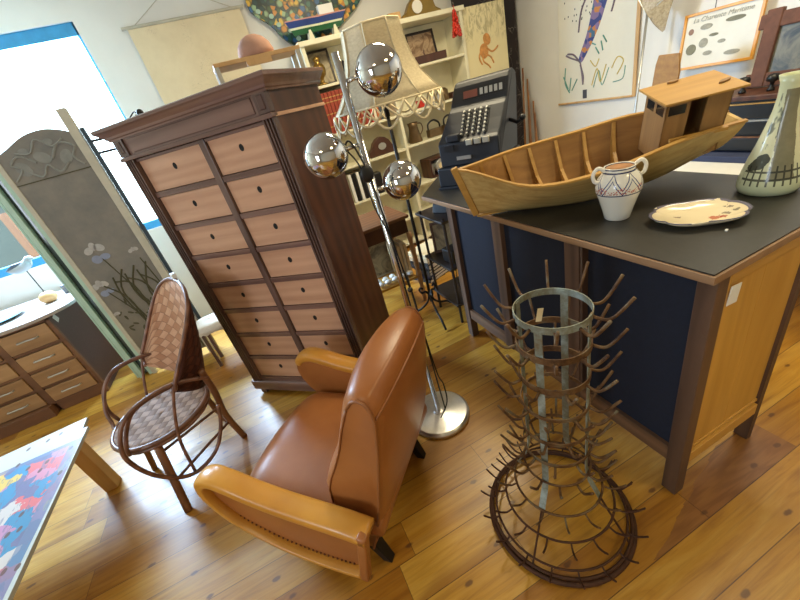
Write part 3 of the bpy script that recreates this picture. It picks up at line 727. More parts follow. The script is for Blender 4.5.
for (a, b, ra, rb_, mt) in ((.44, .245, .018, .02, 'print_brown'), (.34, .26, .04, .018, 'print_grey'), (.16, .27, .06, .015, 'print_olive'), (.42, .13, .035, .035, 'print_olive'), (.34, .16, .03, .03, 'print_grey'), (.22, .15, .025, .012, 'print_grey'), (.28, .20, .03, .01, 'print_olive'), (.14, .07, .05, .015, 'print_grey'), (.30, .09, .03, .015, 'print_grey')):
    MB().prism(blob(a, b, ra, rb_), (-.0125, -.010), yz).build('vignette', mt, fp)
def text_on(body, size, mat, parent, M4, name='lettering', ext=.0005, bold=0):
    cu = bpy.data.curves.new(name, 'FONT'); cu.body = body; cu.size = size; cu.extrude = ext; cu.align_x = 'CENTER'; cu.shear = .25 if bold == 2 else 0
    ob_ = bpy.data.objects.new(name + '_tmp', cu); COL.objects.link(ob_)
    dg = bpy.context.evaluated_depsgraph_get(); me = bpy.data.meshes.new_from_object(ob_.evaluated_get(dg))
    bpy.data.objects.remove(ob_); me.name = name
    me.transform(M4); o = bpy.data.objects.new(name, me); COL.objects.link(o); me.materials.clear(); me.materials.append(M[mat]); o.parent = parent
    return o
# the wall faces -X: text x runs along -Y, text y up
TM = Matrix(((0, 0, -1, -.0125), (-1, 0, 0, .25), (0, 1, 0, .298), (0, 0, 0, 1)))
text_on('La Charente Maritime', .042, 'print_grey', fp, TM, 'title', .0005, 2)
MB().tube([(3.44, 2.02, 1.57), (3.48, 2.03, 2.2)], .0025, 6).build('hanging_wire', 'iron', None)
tag(bpy.data.objects['hanging_wire'], 'thin dark wire hanging down the wall above the framed print', 'wire')

# paddle behind boat
pd = MB(); prof = [(-.02, 0), (.02, 0), (.03, .16), (.06, .28), (.09, .44), (.095, .60), (.085, .66), (-.055, .67), (-.085, .56), (-.09, .44), (-.06, .28), (-.03, .16)]
pd.prism(prof, (-.008, .008), lambda u, v, w: (w, u, v))
tag(pd.build('wooden_paddle', 'boat_in', bevel=.004), 'pale wooden paddle blade standing up behind the big model boat', 'paddle', None, (2.95, 2.06, .7215), (math.radians(8), 0, 0))

# white table + black chest + leaning carved frame + knobs
wt = thing('white_table', 'low white topped table behind the counter', 'table', (0, 0, 0))
MB().box((2.28, -.4, .69), (3.16, 2.9, .72)).build('table_top', 'white', wt, bevel=.003)
for xx in (2.31, 3.08):
    for yy in (-.36, 2.82): MB().box((xx, yy, 0), (xx + .05, yy + .05, .69)).build('leg', 'white', wt)
M['navy'] = plain('navy_cloth', srgb(50, 58, 86), .8)
tag(MB().box((2.78, .1, .721), (3.14, 1.80, .76)).build('navy_board', 'navy', bevel=.004), 'dark blue flat board under the black chest of drawers', 'board')
ch = thing('black_chest', 'black chest of shallow drawers with brown edges behind the boat stern', 'chest of drawers', (2.86, .25, .762))
MB().box((.02, 0, 0), (.28, 1.45, .30)).build('body', 'black', ch, bevel=.004)
for k in range(3):
    MB().box((0, .02, .01 + k * .095), (.03, 1.43, .085 + k * .095)).build('drawer', 'black', ch, bevel=.004)
    MB().box((-.006, 0, .088 + k * .095), (.03, 1.45, .096 + k * .095)).build('edge_strip', ('dress_frame', 'steel', 'boat_roof')[k], ch)
MB().box((-.02, -.01, .30), (.30, 1.46, .33)).build('top', 'cab_side', ch, bevel=.006)
def peg(y, lab):
    r = thing('coat_peg_knob', lab, 'knob', (2.93, y, 1.093))
    m_ = MB(); m_.lathe([(.018, 0), (.018, .012), (.010, .02), (.010, .045), (.028, .055), (.03, .07), (.022, .085), (.001, .09)], 16); m_.build('head', 'black', r, smooth=True)
    return r
peg(1.50, 'black turned knob on the chest nearest the boat cabin roof'); peg(1.36, 'black turned knob on the chest before the carved frame'); peg(1.25, 'black turned knob on the chest by the vase rim')
cf = thing('carved_frame_painting', 'red-brown carved frame with notched corners around a dark seascape', 'picture', (3.09, 1.54, 1.093), (0, math.radians(8), math.radians(0)))
m_ = MB(); W_, H_ = .62, .40; b_ = .075
m_.box((-.03, -W_ - .03, 0), (0, .03, b_)); m_.box((-.03, -W_ - .03, H_ - b_ - .02), (0, .03, H_ - .02)); m_.box((-.036, -b_, -.0), (-.002, 0, H_)); m_.box((-.036, -W_, 0), (-.002, -W_ + b_, H_))
m_.build('frame', plain('carved_red_wood', srgb(96, 60, 44), .75, 0, .25, 20), cf, bevel=.006)
M['sea'] = figure_pic('dark_seascape', srgb(60, 66, 66), srgb(112, 108, 92), srgb(44, 50, 54), 5)
MB().box((-.016, -W_ + b_, b_), (-.006, -b_, H_ - b_ - .02)).build('painting', 'sea', cf)
# white thing and bright cap behind boat bow
wbx = thing('white_tray', 'shallow white framed tray lying on the white table behind the boat bow', 'tray', (2.35, 2.35, .721), .0)
MB().box((0, 0, 0), (.5, .5, .02)).build('base', 'white', wbx); m_ = MB()
m_.box((0, 0, .02), (.5, .02, .06)); m_.box((0, .48, .02), (.5, .5, .06)); m_.box((0, .02, .02), (.02, .48, .06)); m_.box((.48, .02, .02), (.5, .48, .06)); m_.build('rim', 'cream_stile', wbx)
m_ = MB(); m_.lathe([(.06, 0), (.058, .02), (.03, .045), (.001, .05)], 20)
tag(m_.build('round_white_bowl', 'white', smooth=True), 'small round white bowl upturned in the white tray', 'bowl', None, (2.6, 2.6, .742))
exec_counter = True

# ---------------- counter ----------------
CT = 1.025
cn_ = thing('shop_counter', 'long shop counter with dark top, navy front panels and golden wood end', 'counter', (0, 0, 0))
top = MB(); poly = [(.952, .472), (1.683, .472), (1.683, 2.57), (1.38, 2.57), (.952, 2.10)]
top.prism(poly, (CT - .004, CT), lambda u, v, w: (u, v, w)); top.build('top_surface', 'counter_top', cn_)
poly2 = [(.945, .465), (1.69, .465), (1.69, 2.577), (1.377, 2.577), (.945, 2.103)]
m_ = MB(); m_.prism(poly2, (CT - .028, CT - .0045), lambda u, v, w: (u, v, w)); m_.build('top_board', 'counter_edge', cn_, bevel=.002)
FX = 1.01; SY = .487
posts = [(SY, .539), (.945, 1.018), (1.42, 1.49), (1.875, 1.932)]
for i, (a, b) in enumerate(posts):
    MB().box((FX, a, 0 if i in (0, 3) else .16), (FX + .05, b, CT - .028)).build('post', 'counter_wood_z', cn_, bevel=.003)
MB().box((FX - .004, .925, .23), (FX + .03, .936, CT - .028)).build('post_strip', 'counter_wood_z', cn_)
for (a, b) in ((.539, .945), (1.018, 1.42), (1.49, 1.875)):
    MB().box((FX + .025, a, .22), (FX + .032, b, CT - .028)).build('front_panel', 'counter_blue', cn_)
MB().box((FX + .006, .539, .16), (FX + .04, 1.875, .232)).build('bottom_rail', 'counter_wood', cn_, bevel=.003)
# end (faces -Y)
def boxy(x0, x1, z0, z1, y0, y1, nm, mat, bv=.002): return MB().box((x0, y0, z0), (x1, y1, z1)).build(nm, mat, cn_, bevel=bv)
boxy(1.06, 1.075, .16, .995, SY + .004, SY + .03, 'end_stile', 'oak')
boxy(1.075, 1.455, .93, .995, SY + .004, SY + .03, 'end_rail', 'oak_x')
boxy(1.06, 1.455, .16, .215, SY + .002, SY + .03, 'end_rail', 'oak_x')
boxy(1.455, 1.485, 0, .997, SY + .002, SY + .05, 'post', 'counter_wood_z')
boxy(1.075, 1.255, .215, .93, SY + .012, SY + .022, 'end_panel', 'oak', .001)
boxy(1.258, 1.455, .215, .93, SY + .013, SY + .022, 'end_panel', 'oak', .001)
boxy(1.06, 1.455, .228, .242, SY + .008, SY + .02, 'end_rail_strip', 'oak_x')
boxy(1.455, 1.485, 0, .997, 1.88, 1.93, 'post', 'counter_wood_z')
boxy(1.02, 1.47, .16, .995, 1.915, 1.925, 'far_end_panel', 'oak')
tg = MB().box((0, -.002, 0), (.045, 0, .062)).build('price_tag', 'white'); tag(tg, 'small white price tag stuck on the golden end of the counter', 'price tag', None, (1.072, SY + .0025, .865), (0, .10, 0))

# ---------------- things on counter ----------------
# cash register
rg = thing('cash_register', 'old black mechanical cash register with rows of round keys', 'cash register', (1.074, 2.075, CT), math.atan2(-.82, .57))
RW = .40
MB().box((0, 0, .012), (RW, .40, .125)).build('cash_drawer_base', 'register', rg, bevel=.010)
MB().box((-.008, -.008, 0), (RW + .008, .408, .014)).build('foot_plate', 'register', rg, bevel=.003)
prof = [(.03, .125), (.03, .255), (.055, .27), (.07, .285), (.12, .34), (.17, .40), (.19, .415), (.20, .425), (.225, .52), (.245, .545), (.30, .55), (.36, .53), (.38, .48), (.38, .125)]
m_ = MB()
n = len(prof)
vs = []
for s_, inset in ((0, 1), (1, 1)):
    for (y, z) in prof:
        k = max(0, (z - .27)) / .28
        vs.append(((.02 + .075 * k) if s_ == 0 else RW - .012 + .03 * k, y, z))
m_.add(vs, [tuple(range(n)), tuple(range(2 * n - 1, n - 1, -1))] + [(i, (i + 1) % n, n + (i + 1) % n, n + i) for i in range(n)])
m_.build('body', 'register', rg, bevel=.008, seg=3)
# sloped frame axes
def onslope(x, s_, off):   # s_ along slope from (y.07,z.285) to (.17,.40)
    y0, z0, y1, z1 = .07, .285, .17, .40; L = math.hypot(y1 - y0, z1 - z0); dy, dz = (y1 - y0) / L, (z1 - z0) / L
    return Vector((x, y0 + dy * s_ - dz * off, z0 + dz * s_ + dy * off))
for c in range(5):
    sl = MB(); xx = .165 + c * .034
    sl.bar(onslope(xx + .012, -.005, .001), onslope(xx + .012, .15, .001), .006, .006); sl.build('key_slot', 'black', rg)
    for k in range(7):
        m_ = MB(); p = onslope(xx, .0 + k * .023, 0); q = onslope(xx, k * .023, .014); m_.tube([p, q], [.0075, .0065], 8); m_.build('key', 'steel', rg, smooth=False)
MB().box((.08, .022, .262), (.16, .07, .30)).build('side_key', 'register', rg, bevel=.006)
for x in (.20, .25, .30): MB().box((x, .020, .232), (x + .038, .034, .262)).build('function_key', 'cream_stile', rg, bevel=.003)
MB().box((.06, .022, .215), (.12, .034, .245)).build('coin_slot', 'black', rg)
MB().box((.13, .024, .158), (.22, .031, .178)).build('maker_plate', 'steel', rg)
# display window
def ond(x, z, off): return Vector((x, .200 + (z - .425) * .263 - off, z))
m_ = MB(); m_.add([ond(.14, .45, .002), ond(.40, .45, .002), ond(.40, .505, .002), ond(.14, .505, .002)], [(0, 1, 2, 3)]); m_.build('display_window', 'black', rg, solid=.002)
m_ = MB(); m_.add([ond(.15, .458, .005), ond(.235, .458, .005), ond(.235, .495, .005), ond(.15, .495, .005)], [(0, 1, 2, 3)]); m_.build('red_indicator', plain('faded_red', srgb(120, 66, 56), .5), rg, solid=.001)
for k in range(5):
    x = .25 + k * .028; m_ = MB(); m_.add([ond(x, .462, .005), ond(x + .018, .462, .005), ond(x + .018, .494, .005), ond(x, .494, .005)], [(0, 1, 2, 3)]); m_.build('number_wheel', 'steel', rg, solid=.001)
m_ = MB(); m_.tube([(RW, .22, .30), (RW + .05, .20, .28), (RW + .08, .18, .30)], .010, 8); m_.ball((RW + .085, .175, .305), .018, 8); m_.build('crank_handle', 'black', rg, smooth=True)

# big model boat
BO = (0.892, 1.413, 1.0440); byaw, bp, br = -.5125, -.0094, .2254
Rz = Matrix.Rotation(byaw, 4, 'Z')
Ry = Matrix(((math.cos(bp), 0, math.sin(bp), 0), (0, 1, 0, 0), (-math.sin(bp), 0, math.cos(bp), 0), (0, 0, 0, 1)))
Rx = Matrix.Rotation(br, 4, 'X')
BM = Matrix.Translation(BO) @ Rz @ Ry @ Rx @ Matrix.Scale(.969, 4)
boat = thing('wooden_model_boat', 'long bare wood model fishing boat with a small cabin on the counter', 'model boat')
boat.matrix_world = BM
BL = .9623
import bisect
def lerpk(arr, t):
    k = len(arr) - 1; x = min(max(t * k, 0), k - 1e-9); i = int(x); f = x - i
    a = arr[max(0, i - 1)]; b = arr[i]; c = arr[i + 1]; d = arr[min(k, i + 2)]
    return .5 * ((2 * b) + (c - a) * f + (2 * a - 5 * b + 4 * c - d) * f * f + (3 * b - a - 3 * c + d) * f ** 3)
hwK = [0, .188, .208, .163, .0603]; shK = [.2372, .1817, .184, .2129, .1799]
bwK = [0, .05, .09, .09, .05]; bzK = [0, -.0057, -.0021, .0308, .0858]
def hull_pt(t, s_, side, inn=0.0):
    hw = max(0, lerpk(hwK, t) - inn); sh = lerpk(shK, t); bw = max(0, lerpk(bwK, t) - inn); bz = lerpk(bzK, t) + inn
    xg = -.0631 + t * (BL + .0631 + .064); xb = t * BL
    if s_ < .35:
        f = s_ / .35; return Vector((xb, side * bw * f, bz))
    f = (s_ - .35) / .65; bul = math.sin(f * math.pi) * .010 * min(1, t * 4)
    return Vector((xb + (xg - xb) * f, side * (bw + (hw - bw) * f + bul), bz + (sh - bz) * f))
NT_ = 30; NS = 12
def shell(inn):
    rows = []
    for i in range(NT_ + 1):
        tt = i / NT_
        rows.append([hull_pt(tt, 1 - j / NS, -1, inn) for j in range(NS)] + [hull_pt(tt, j / NS, 1, inn) for j in range(NS + 1)])
    return rows
m_ = MB(); m_.grid(shell(0)); m_.build('hull', 'boat', boat, smooth=True)
ri = shell(.009)
m_ = MB(); m_.grid(ri); m_.build('hull_lining', 'boat_in', boat, smooth=True)
# transom
r0 = shell(0)[-1]; m_ = MB(); m_.add(r0 + [p + Vector((-.014, 0, 0)) for p in r0], [tuple(range(len(r0))), tuple(range(2 * len(r0) - 1, len(r0) - 1, -1))] + [(i, i + 1, len(r0) + i + 1, len(r0) + i) for i in range(len(r0) - 1)] + [(len(r0) - 1, 0, len(r0), 2 * len(r0) - 1)]); m_.build('transom', 'boat', boat)
for sd in (-1, 1):
    pts = [hull_pt(i / 24, 1, sd) + Vector((0, -sd * .004, .002)) for i in range(25)]
    m_ = MB(); m_.band(pts, .016, .008, lambda i: ((0, 1, 0), (0, 0, 1)), False); m_.build('gunwale', 'boat_roof', boat)
m_ = MB(); m_.bar((-.072, 0, .25), (-.004, 0, -.002), .018, .03, (1, 0, 0)); m_.build('stem_post', 'boat_roof', boat, bevel=.003)
m_ = MB(); m_.prism([(.0, -.004), (.4, -.012), (.7, .014), (BL, .082), (BL + .03, .078), (BL + .0, .055), (.7, .0), (.4, -.018), (0, -.012)], (-.008, .008), lambda u, v, w: (u, w, v)); m_.build('keel', 'boat_roof', boat)
for t_ in (.10, .21, .32, .43, .54, .65):
    m_ = MB(); pts = [hull_pt(t_, s, -1, .012) for s in (.98, .8, .6, .36)] + [hull_pt(t_, .15, -1, .012), hull_pt(t_, .15, 1, .012)] + [hull_pt(t_, s, 1, .012) for s in (.36, .6, .8, .98)]
    hg = [.96, .90, .78, .62, .50, .50, .62, .78, .90, .96]; inner = [Vector((p.x, p.y * h_, p.z + (.045 if 3 <= q_ <= 6 else .004))) for q_, (p, h_) in enumerate(zip(pts, hg))]
    rows = [[p + Vector((-.007, 0, 0)) for p in pts], [p + Vector((.007, 0, 0)) for p in pts], [p + Vector((.007, 0, 0)) for p in inner], [p + Vector((-.007, 0, 0)) for p in inner]]
    m_.grid(rows, True, False); m_.build('rib', 'boat_roof', boat)
m_ = MB()
for i in range(24):
    pass
pts = [(hull_pt(i / 20 * .9 + .04, .3, -1), hull_pt(i / 20 * .9 + .04, .3, 1)) for i in range(21)]
m_.grid([[a + Vector((0, 0, .02)), b + Vector((0, 0, .02))] for a, b in pts]); m_.build('floor_boards', 'boat_in', boat, solid=.004)
# cabin
cx0, cx1, cw_, cz1, cz0 = BL * .7467, BL * .97, .0787, .328, .10
cbn = MB(); th = .006
def wallq(pts, th=.006):
    return pts
# four walls as boxes, side with door opening facing the viewer (-y)
cb = MB()
cb.box((cx0, -cw_, cz0), (cx0 + th, cw_, cz1 - .055)); cb.box((cx0, -cw_, cz1 - .02), (cx0 + th, cw_, cz1)); cb.box((cx0, -cw_, cz1 - .055), (cx0 + th, -cw_ + .014, cz1 - .02)); cb.box((cx0, cw_ - .014, cz1 - .055), (cx0 + th, cw_, cz1 - .02)); cb.box((cx0, -.008, cz1 - .055), (cx0 + th, .008, cz1 - .02))
cb.box((cx1 - th, -cw_, cz0), (cx1, cw_, cz1)); cb.box((cx0, cw_ - th, cz0), (cx1, cw_, cz1))
L_ = cx1 - cx0
cb.box((cx0, -cw_, cz0), (cx0 + .08, -cw_ + th, cz1 - .05)); cb.box((cx0, -cw_, cz1 - .016), (cx0 + .08, -cw_ + th, cz1)); cb.box((cx0, -cw_, cz1 - .05), (cx0 + .01, -cw_ + th, cz1 - .016)); cb.box((cx0 + .068, -cw_, cz1 - .05), (cx0 + .08, -cw_ + th, cz1 - .016))
cb.box((cx0 + .08, -cw_, cz0), (cx0 + .135, -cw_ + th, cz0 + .075)); cb.box((cx0 + .08, -cw_, cz1 - .01), (cx0 + .135, -cw_ + th, cz1)); cb.box((cx0 + .135, -cw_, cz0), (cx1, -cw_ + th, cz1))
cb.build('cabin', 'boat_cab', boat)
MB().box((cx0 + .0015, -cw_ + .012, cz1 - .056), (cx0 + .0035, cw_ - .012, cz1 - .019)).build('front_window', 'glass_dark', boat)
MB().box((cx0 + .009, -cw_ + .002, cz1 - .051), (cx0 + .069, -cw_ + .004, cz1 - .015)).build('side_window', 'glass_dark', boat)
MB().box((cx0 - .02, -cw_ - .028, cz1), (cx1 + .03, cw_ + .028, cz1 + .008)).build('cabin_roof', 'boat_roof', boat, bevel=.002)
for pz_ in (blob(cx1 - .01, -.03, .025, .008, rot=.4), blob(cx0 + .09, .085, .02, .008)): MB().prism(pz_, (cz1 + .008, cz1 + .015), lambda u, v, w: (u, v, w)).build('roof_cleat', 'boat_cab', boat)
MB().box((cx0 + .02, -cw_ - .03, .188), (cx1, -cw_ - .018, .20)).build('side_bench', 'boat_roof', boat)

# two handled jug
jug = thing('painted_ceramic_jug', 'small white ceramic jug with blue and red painted pattern and two handles', 'jug', (1.157, .910, CT), -.5); jug.scale = (.94, .94, .98)
def jug_mat():
    t = NT('painted_jug'); tc = t.n('ShaderNodeTexCoord'); sx = t.n('ShaderNodeSeparateXYZ'); t.l(tc.outputs['Object'], sx.inputs[0])
    ang = t.math('ARCTAN2', sx.outputs[1], sx.outputs[0]); z = sx.outputs[2]
    base = srgb(226, 222, 212)
    # blue pointed arches
    k = t.math('MULTIPLY', ang, 7 / (2 * math.pi)); fr_ = t.math('ABSOLUTE', t.math('SUBTRACT', t.math('FRACT', k), .5))
    hgt = t.math('MULTIPLY_ADD', t.math('POWER', fr_, .8), -.10, .178)
    d = t.math('ABSOLUTE', t.math('SUBTRACT', z, hgt)); line = t.math('LESS_THAN', d, .0032)
    hgt2 = t.math('MULTIPLY_ADD', t.math('POWER', fr_, .8), -.085, .155); line2 = t.math('LESS_THAN', t.math('ABSOLUTE', t.math('SUBTRACT', z, hgt2)), .0025)
    zone = t.math('MULTIPLY', t.math('GREATER_THAN', z, .105), t.math('LESS_THAN', z, .172))
    bl = t.math('MULTIPLY', t.math('MAXIMUM', line, line2), zone)
    col = t.mix(bl, base, srgb(44, 62, 120))
    # red dotted zone
    n = t.n('ShaderNodeTexVoronoi'); n.inputs['Scale'].default_value = 160; t.l(tc.outputs['Object'], n.inputs['Vector'])
    rz = t.math('MULTIPLY', t.math('GREATER_THAN', z, .107), t.math('LESS_THAN', z, t.math('MULTIPLY_ADD', fr_, .03, .118)))
    col = t.mix(t.math('MULTIPLY', t.math('MULTIPLY', rz, t.math('LESS_THAN', n.outputs['Distance'], .45)), .85), col, srgb(176, 84, 66))
    for zz in (.103, .175, .186): col = t.mix(t.math('LESS_THAN', t.math('ABSOLUTE', t.math('SUBTRACT', z, zz)), .0022), col, srgb(60, 64, 96))
    return t.done(col, .18)
M['jug'] = jug_mat()
m_ = MB(); m_.lathe([(.040, 0), (.044, .004), (.052, .035), (.066, .08), (.076, .105), (.078, .125), (.072, .15), (.058, .168), (.050, .178), (.052, .19), (.047, .19), (.044, .178), (.05, .165), (.06, .14), (.03, .02), (.001, .015)], 40); m_.build('body', 'jug', jug, smooth=True)
m_ = MB(); m_.lathe([(.0455, .186), (.0435, .178), (.05, .16), (.03, .15), (.001, .15)], 30); m_.build('clay_inside', 'terracotta', jug, smooth=True)
for sg in (-1, 1):
    m_ = MB(); m_.tube(cr([(sg * .048, 0, .180), (sg * .072, 0, .195), (sg * .09, 0, .178), (sg * .086, 0, .152), (sg * .072, 0, .145)]), .007, 8); m_.build('handle', 'ceramic', jug, smooth=True)

# platter
def platter_mat():
    t = NT('painted_platter'); tc = t.n('ShaderNodeTexCoord'); v = tc.outputs['Object']; sx = t.n('ShaderNodeSeparateXYZ'); t.l(v, sx.inputs[0])
    n = t.noise(v, 18, 3); rim = t.math('GREATER_THAN', sx.outputs[2], .0225)
    col = t.mix(t.math('MULTIPLY', t.math('MULTIPLY', rim, t.math('GREATER_THAN', n, .44)), .85), srgb(232, 218, 186), srgb(52, 56, 104))
    def spot(cx, cy, r, c, amt, col, wob=.012):
        dx = t.math('SUBTRACT', sx.outputs[0], cx); dy = t.math('SUBTRACT', sx.outputs[1], cy)
        d = t.math('SQRT', t.math('ADD', t.math('MULTIPLY', dx, dx), t.math('MULTIPLY', dy, dy)))
        d = t.math('ADD', d, t.math('MULTIPLY', t.math('SUBTRACT', t.noise(v, 70, 3), .5), wob * 4))
        return t.mix(t.math('MULTIPLY', t.math('LESS_THAN', d, r), amt), col, c)
    col = spot(.035, -.028, .016, srgb(186, 92, 66), .85, col); col = spot(.06, -.026, .010, srgb(170, 70, 56), .8, col)
    col = spot(.075, -.005, .007, srgb(84, 70, 60), .7, col); col = spot(.01, -.04, .007, srgb(96, 76, 66), .7, col); col = spot(-.05, .012, .009, srgb(100, 76, 70), .7, col); col = spot(.095, .03, .007, srgb(90, 76, 80), .7, col); col = spot(.10, .0, .007, srgb(80, 76, 70), .7, col)
    return t.done(col, .16)
M['platter'] = platter_mat()
pl = thing('oval_ceramic_platter', 'cream oval platter with scalloped blue rim and a red flower', 'platter', (1.252, .700, CT), math.atan2(-.159, .206))
m_ = MB(); rows = []
for (f, z) in ((.001, .008), (.45, .008), (.62, .009), (.78, .013), (.92, .021), (1.0, .027), (1.02, .026), (.93, .016), (.78, .007), (.66, .001), (.60, 0), (.001, 0)):
    r = []
    for k in range(72):
        a = 2 * math.pi * k / 72; sc = 1 + (.10 * abs(math.cos(a * 3)) ** .6 - .07 if f > .7 else 0)
        r.append((.128 * f * sc * math.copysign(abs(math.cos(a)) ** .85, math.cos(a)), .098 * f * sc * math.copysign(abs(math.sin(a)) ** .9, math.sin(a)), z))
    rows.append(r)
m_.grid(rows, False, True); m_.build('dish', 'platter', pl, smooth=True)

# vase
def vase_mat():
    t = NT('scenic_vase'); tc = t.n('ShaderNodeTexCoord'); v = tc.outputs['Object']; sx = t.n('ShaderNodeSeparateXYZ'); t.l(v, sx.inputs[0])
    ang = t.math('ARCTAN2', sx.outputs[1], sx.outputs[0]); z = sx.outputs[2]
    base = t.ramp(t.math('MULTIPLY', z, 2.8), [(0, srgb(196, 204, 168)), (.5, srgb(222, 220, 184)), (1, srgb(206, 214, 176))])
    n = t.noise(v, 34, 4, .6)
    # trunk
    da = t.math('SUBTRACT', ang, t.math('MULTIPLY_ADD', t.math('SUBTRACT', n, .5), .35, -1.20))
    tr_ = t.math('MULTIPLY', t.math('LESS_THAN', t.math('ABSOLUTE', da), t.math('MULTIPLY_ADD', z, 1.2, .30)), t.math('MULTIPLY', t.math('GREATER_THAN', z, .055), t.math('LESS_THAN', z, .31)))
    col = t.mix(t.math('MULTIPLY', tr_, .85), base, t.mix(n, srgb(70, 66, 52), srgb(130, 122, 96)))
    lef = t.ramp(t.noise(t.coord((1, 1, .45), (.5, 0, 0)), 46, 2), [(.50, (0, 0, 0, 1)), (.56, (1, 1, 1, 1))])
    zone = t.math('MULTIPLY', t.math('LESS_THAN', t.math('ABSOLUTE', t.math('ADD', ang, t.math('MULTIPLY_ADD', z, -1.5, 2.35))), .36), t.math('MULTIPLY', t.math('GREATER_THAN', z, .13), t.math('LESS_THAN', z, .30)))
    col = t.mix(t.math('MULTIPLY', t.math('MULTIPLY', lef, zone), .8), col, srgb(92, 100, 92))
    ea = t.math('DIVIDE', t.math('ADD', ang, 2.12), .42); eb = t.math('DIVIDE', t.math('SUBTRACT', z, t.math('MULTIPLY_ADD', ang, .03, .170)), .022)
    e = t.math('ADD', t.math('MULTIPLY', ea, ea), t.math('MULTIPLY', eb, eb)); e = t.math('ADD', e, t.math('MULTIPLY', t.math('SUBTRACT', n, .5), 1.6))
    col = t.mix(t.math('MULTIPLY', t.math('LESS_THAN', e, 1), .92), col, srgb(34, 42, 44))
    fr_ = t.math('FRACT', t.math('MULTIPLY', ang, 4.0)); post = t.math('LESS_THAN', t.math('ABSOLUTE', t.math('SUBTRACT', fr_, .5)), .13)
    pz = t.math('MULTIPLY', t.math('GREATER_THAN', z, .036), t.math('LESS_THAN', z, .098)); post = t.math('MULTIPLY', post, pz)
    rail = t.math('MAXIMUM', t.math('LESS_THAN', t.math('ABSOLUTE', t.math('SUBTRACT', z, .056)), .0035), t.math('LESS_THAN', t.math('ABSOLUTE', t.math('SUBTRACT', z, .080)), .003))
    fz_ = t.math('MULTIPLY', t.math('LESS_THAN', ang, -.35), t.math('GREATER_THAN', ang, -2.6))
    col = t.mix(t.math('MULTIPLY', t.math('MULTIPLY', t.math('MAXIMUM', post, rail), fz_), .88), col, srgb(48, 50, 44))
    return t.done(col, .2)
M['vase'] = vase_mat()
m_ = MB(); m_.lathe([(.060, 0), (.074, .004), (.080, .02), (.080, .04), (.074, .07), (.064, .11), (.052, .15), (.040, .20), (.030, .25), (.0265, .29), (.027, .325), (.034, .348), (.030, .348), (.023, .32), (.02, .25), (.001, .24)], 44)
tag(m_.build('landscape_vase', 'vase', smooth=True), 'tall pale vase painted with a fence, tree and animal, at the counter right', 'vase', None, (1.552, .671, CT), -1.16)
tag(MB().box((0, 0, 0), (.012, .006, .003)).build('paper_scrap', 'white'), 'tiny white scrap lying on the counter near its corner', 'scrap', None, (1.20, .585, CT), .3)

# ---------------- armchair ----------------
ac = thing('leather_armchair', 'tan leather club armchair with looped armrests and thick tall back', 'armchair', (.061, 1.093, 0), math.atan2(.722, .692))
HW = .40
# seat
def rbox(nm, a, b, mat, parent, bev, seg=5, sub=0, xf=None):
    m_ = MB().box(a, b)
    if xf: m_.v = [Vector(xf(p)) for p in m_.v]
    return m_.build(nm, mat, parent, bevel=bev, seg=seg, smooth=True)
rbox('seat_base', (-.295, -.03, .11), (.295, .58, .34), 'leather', ac, .05)
m_ = MB(); rows = []
for i in range(17):
    y = -.12 + .74 * i / 16; r = []
    for j in range(17):
        x = -.305 + .61 * j / 16
        e = min(1, max(0, (.30 - abs(x)) / .06)); fz_ = 1 - max(0, (y - .50) / .12) ** 2.2
        z = .335 + .055 * (1 - (x / .30) ** 2) * .8 + .02 * math.sqrt(max(0, min(1, e))) - .0
        z = z * 1.0 + .06 * (y * .6) * .5
        if y > .46: z -= .115 * ((y - .46) / .16) ** 2
        r.append((x, y, z))
    rows.append(r)
bot = [[(p[0], min(p[1], .60), .26) for p in r] for r in rows]
m_.grid(rows); o_ = len(m_.v); m_.grid(bot)
nr, nc = 17, 17
ring = [(0, j) for j in range(nc)] + [(i, nc - 1) for i in range(1, nr)] + [(nr - 1, j) for j in range(nc - 2, -1, -1)] + [(i, 0) for i in range(nr - 2, 0, -1)]
for a in range(len(ring)):
    i, j = ring[a]; k, l = ring[(a + 1) % len(ring)]
    m_.f.append((i * nc + j, k * nc + l, o_ + k * nc + l, o_ + i * nc + j))
m_.build('seat_cushion', 'leather', ac, smooth=True, sub=1)
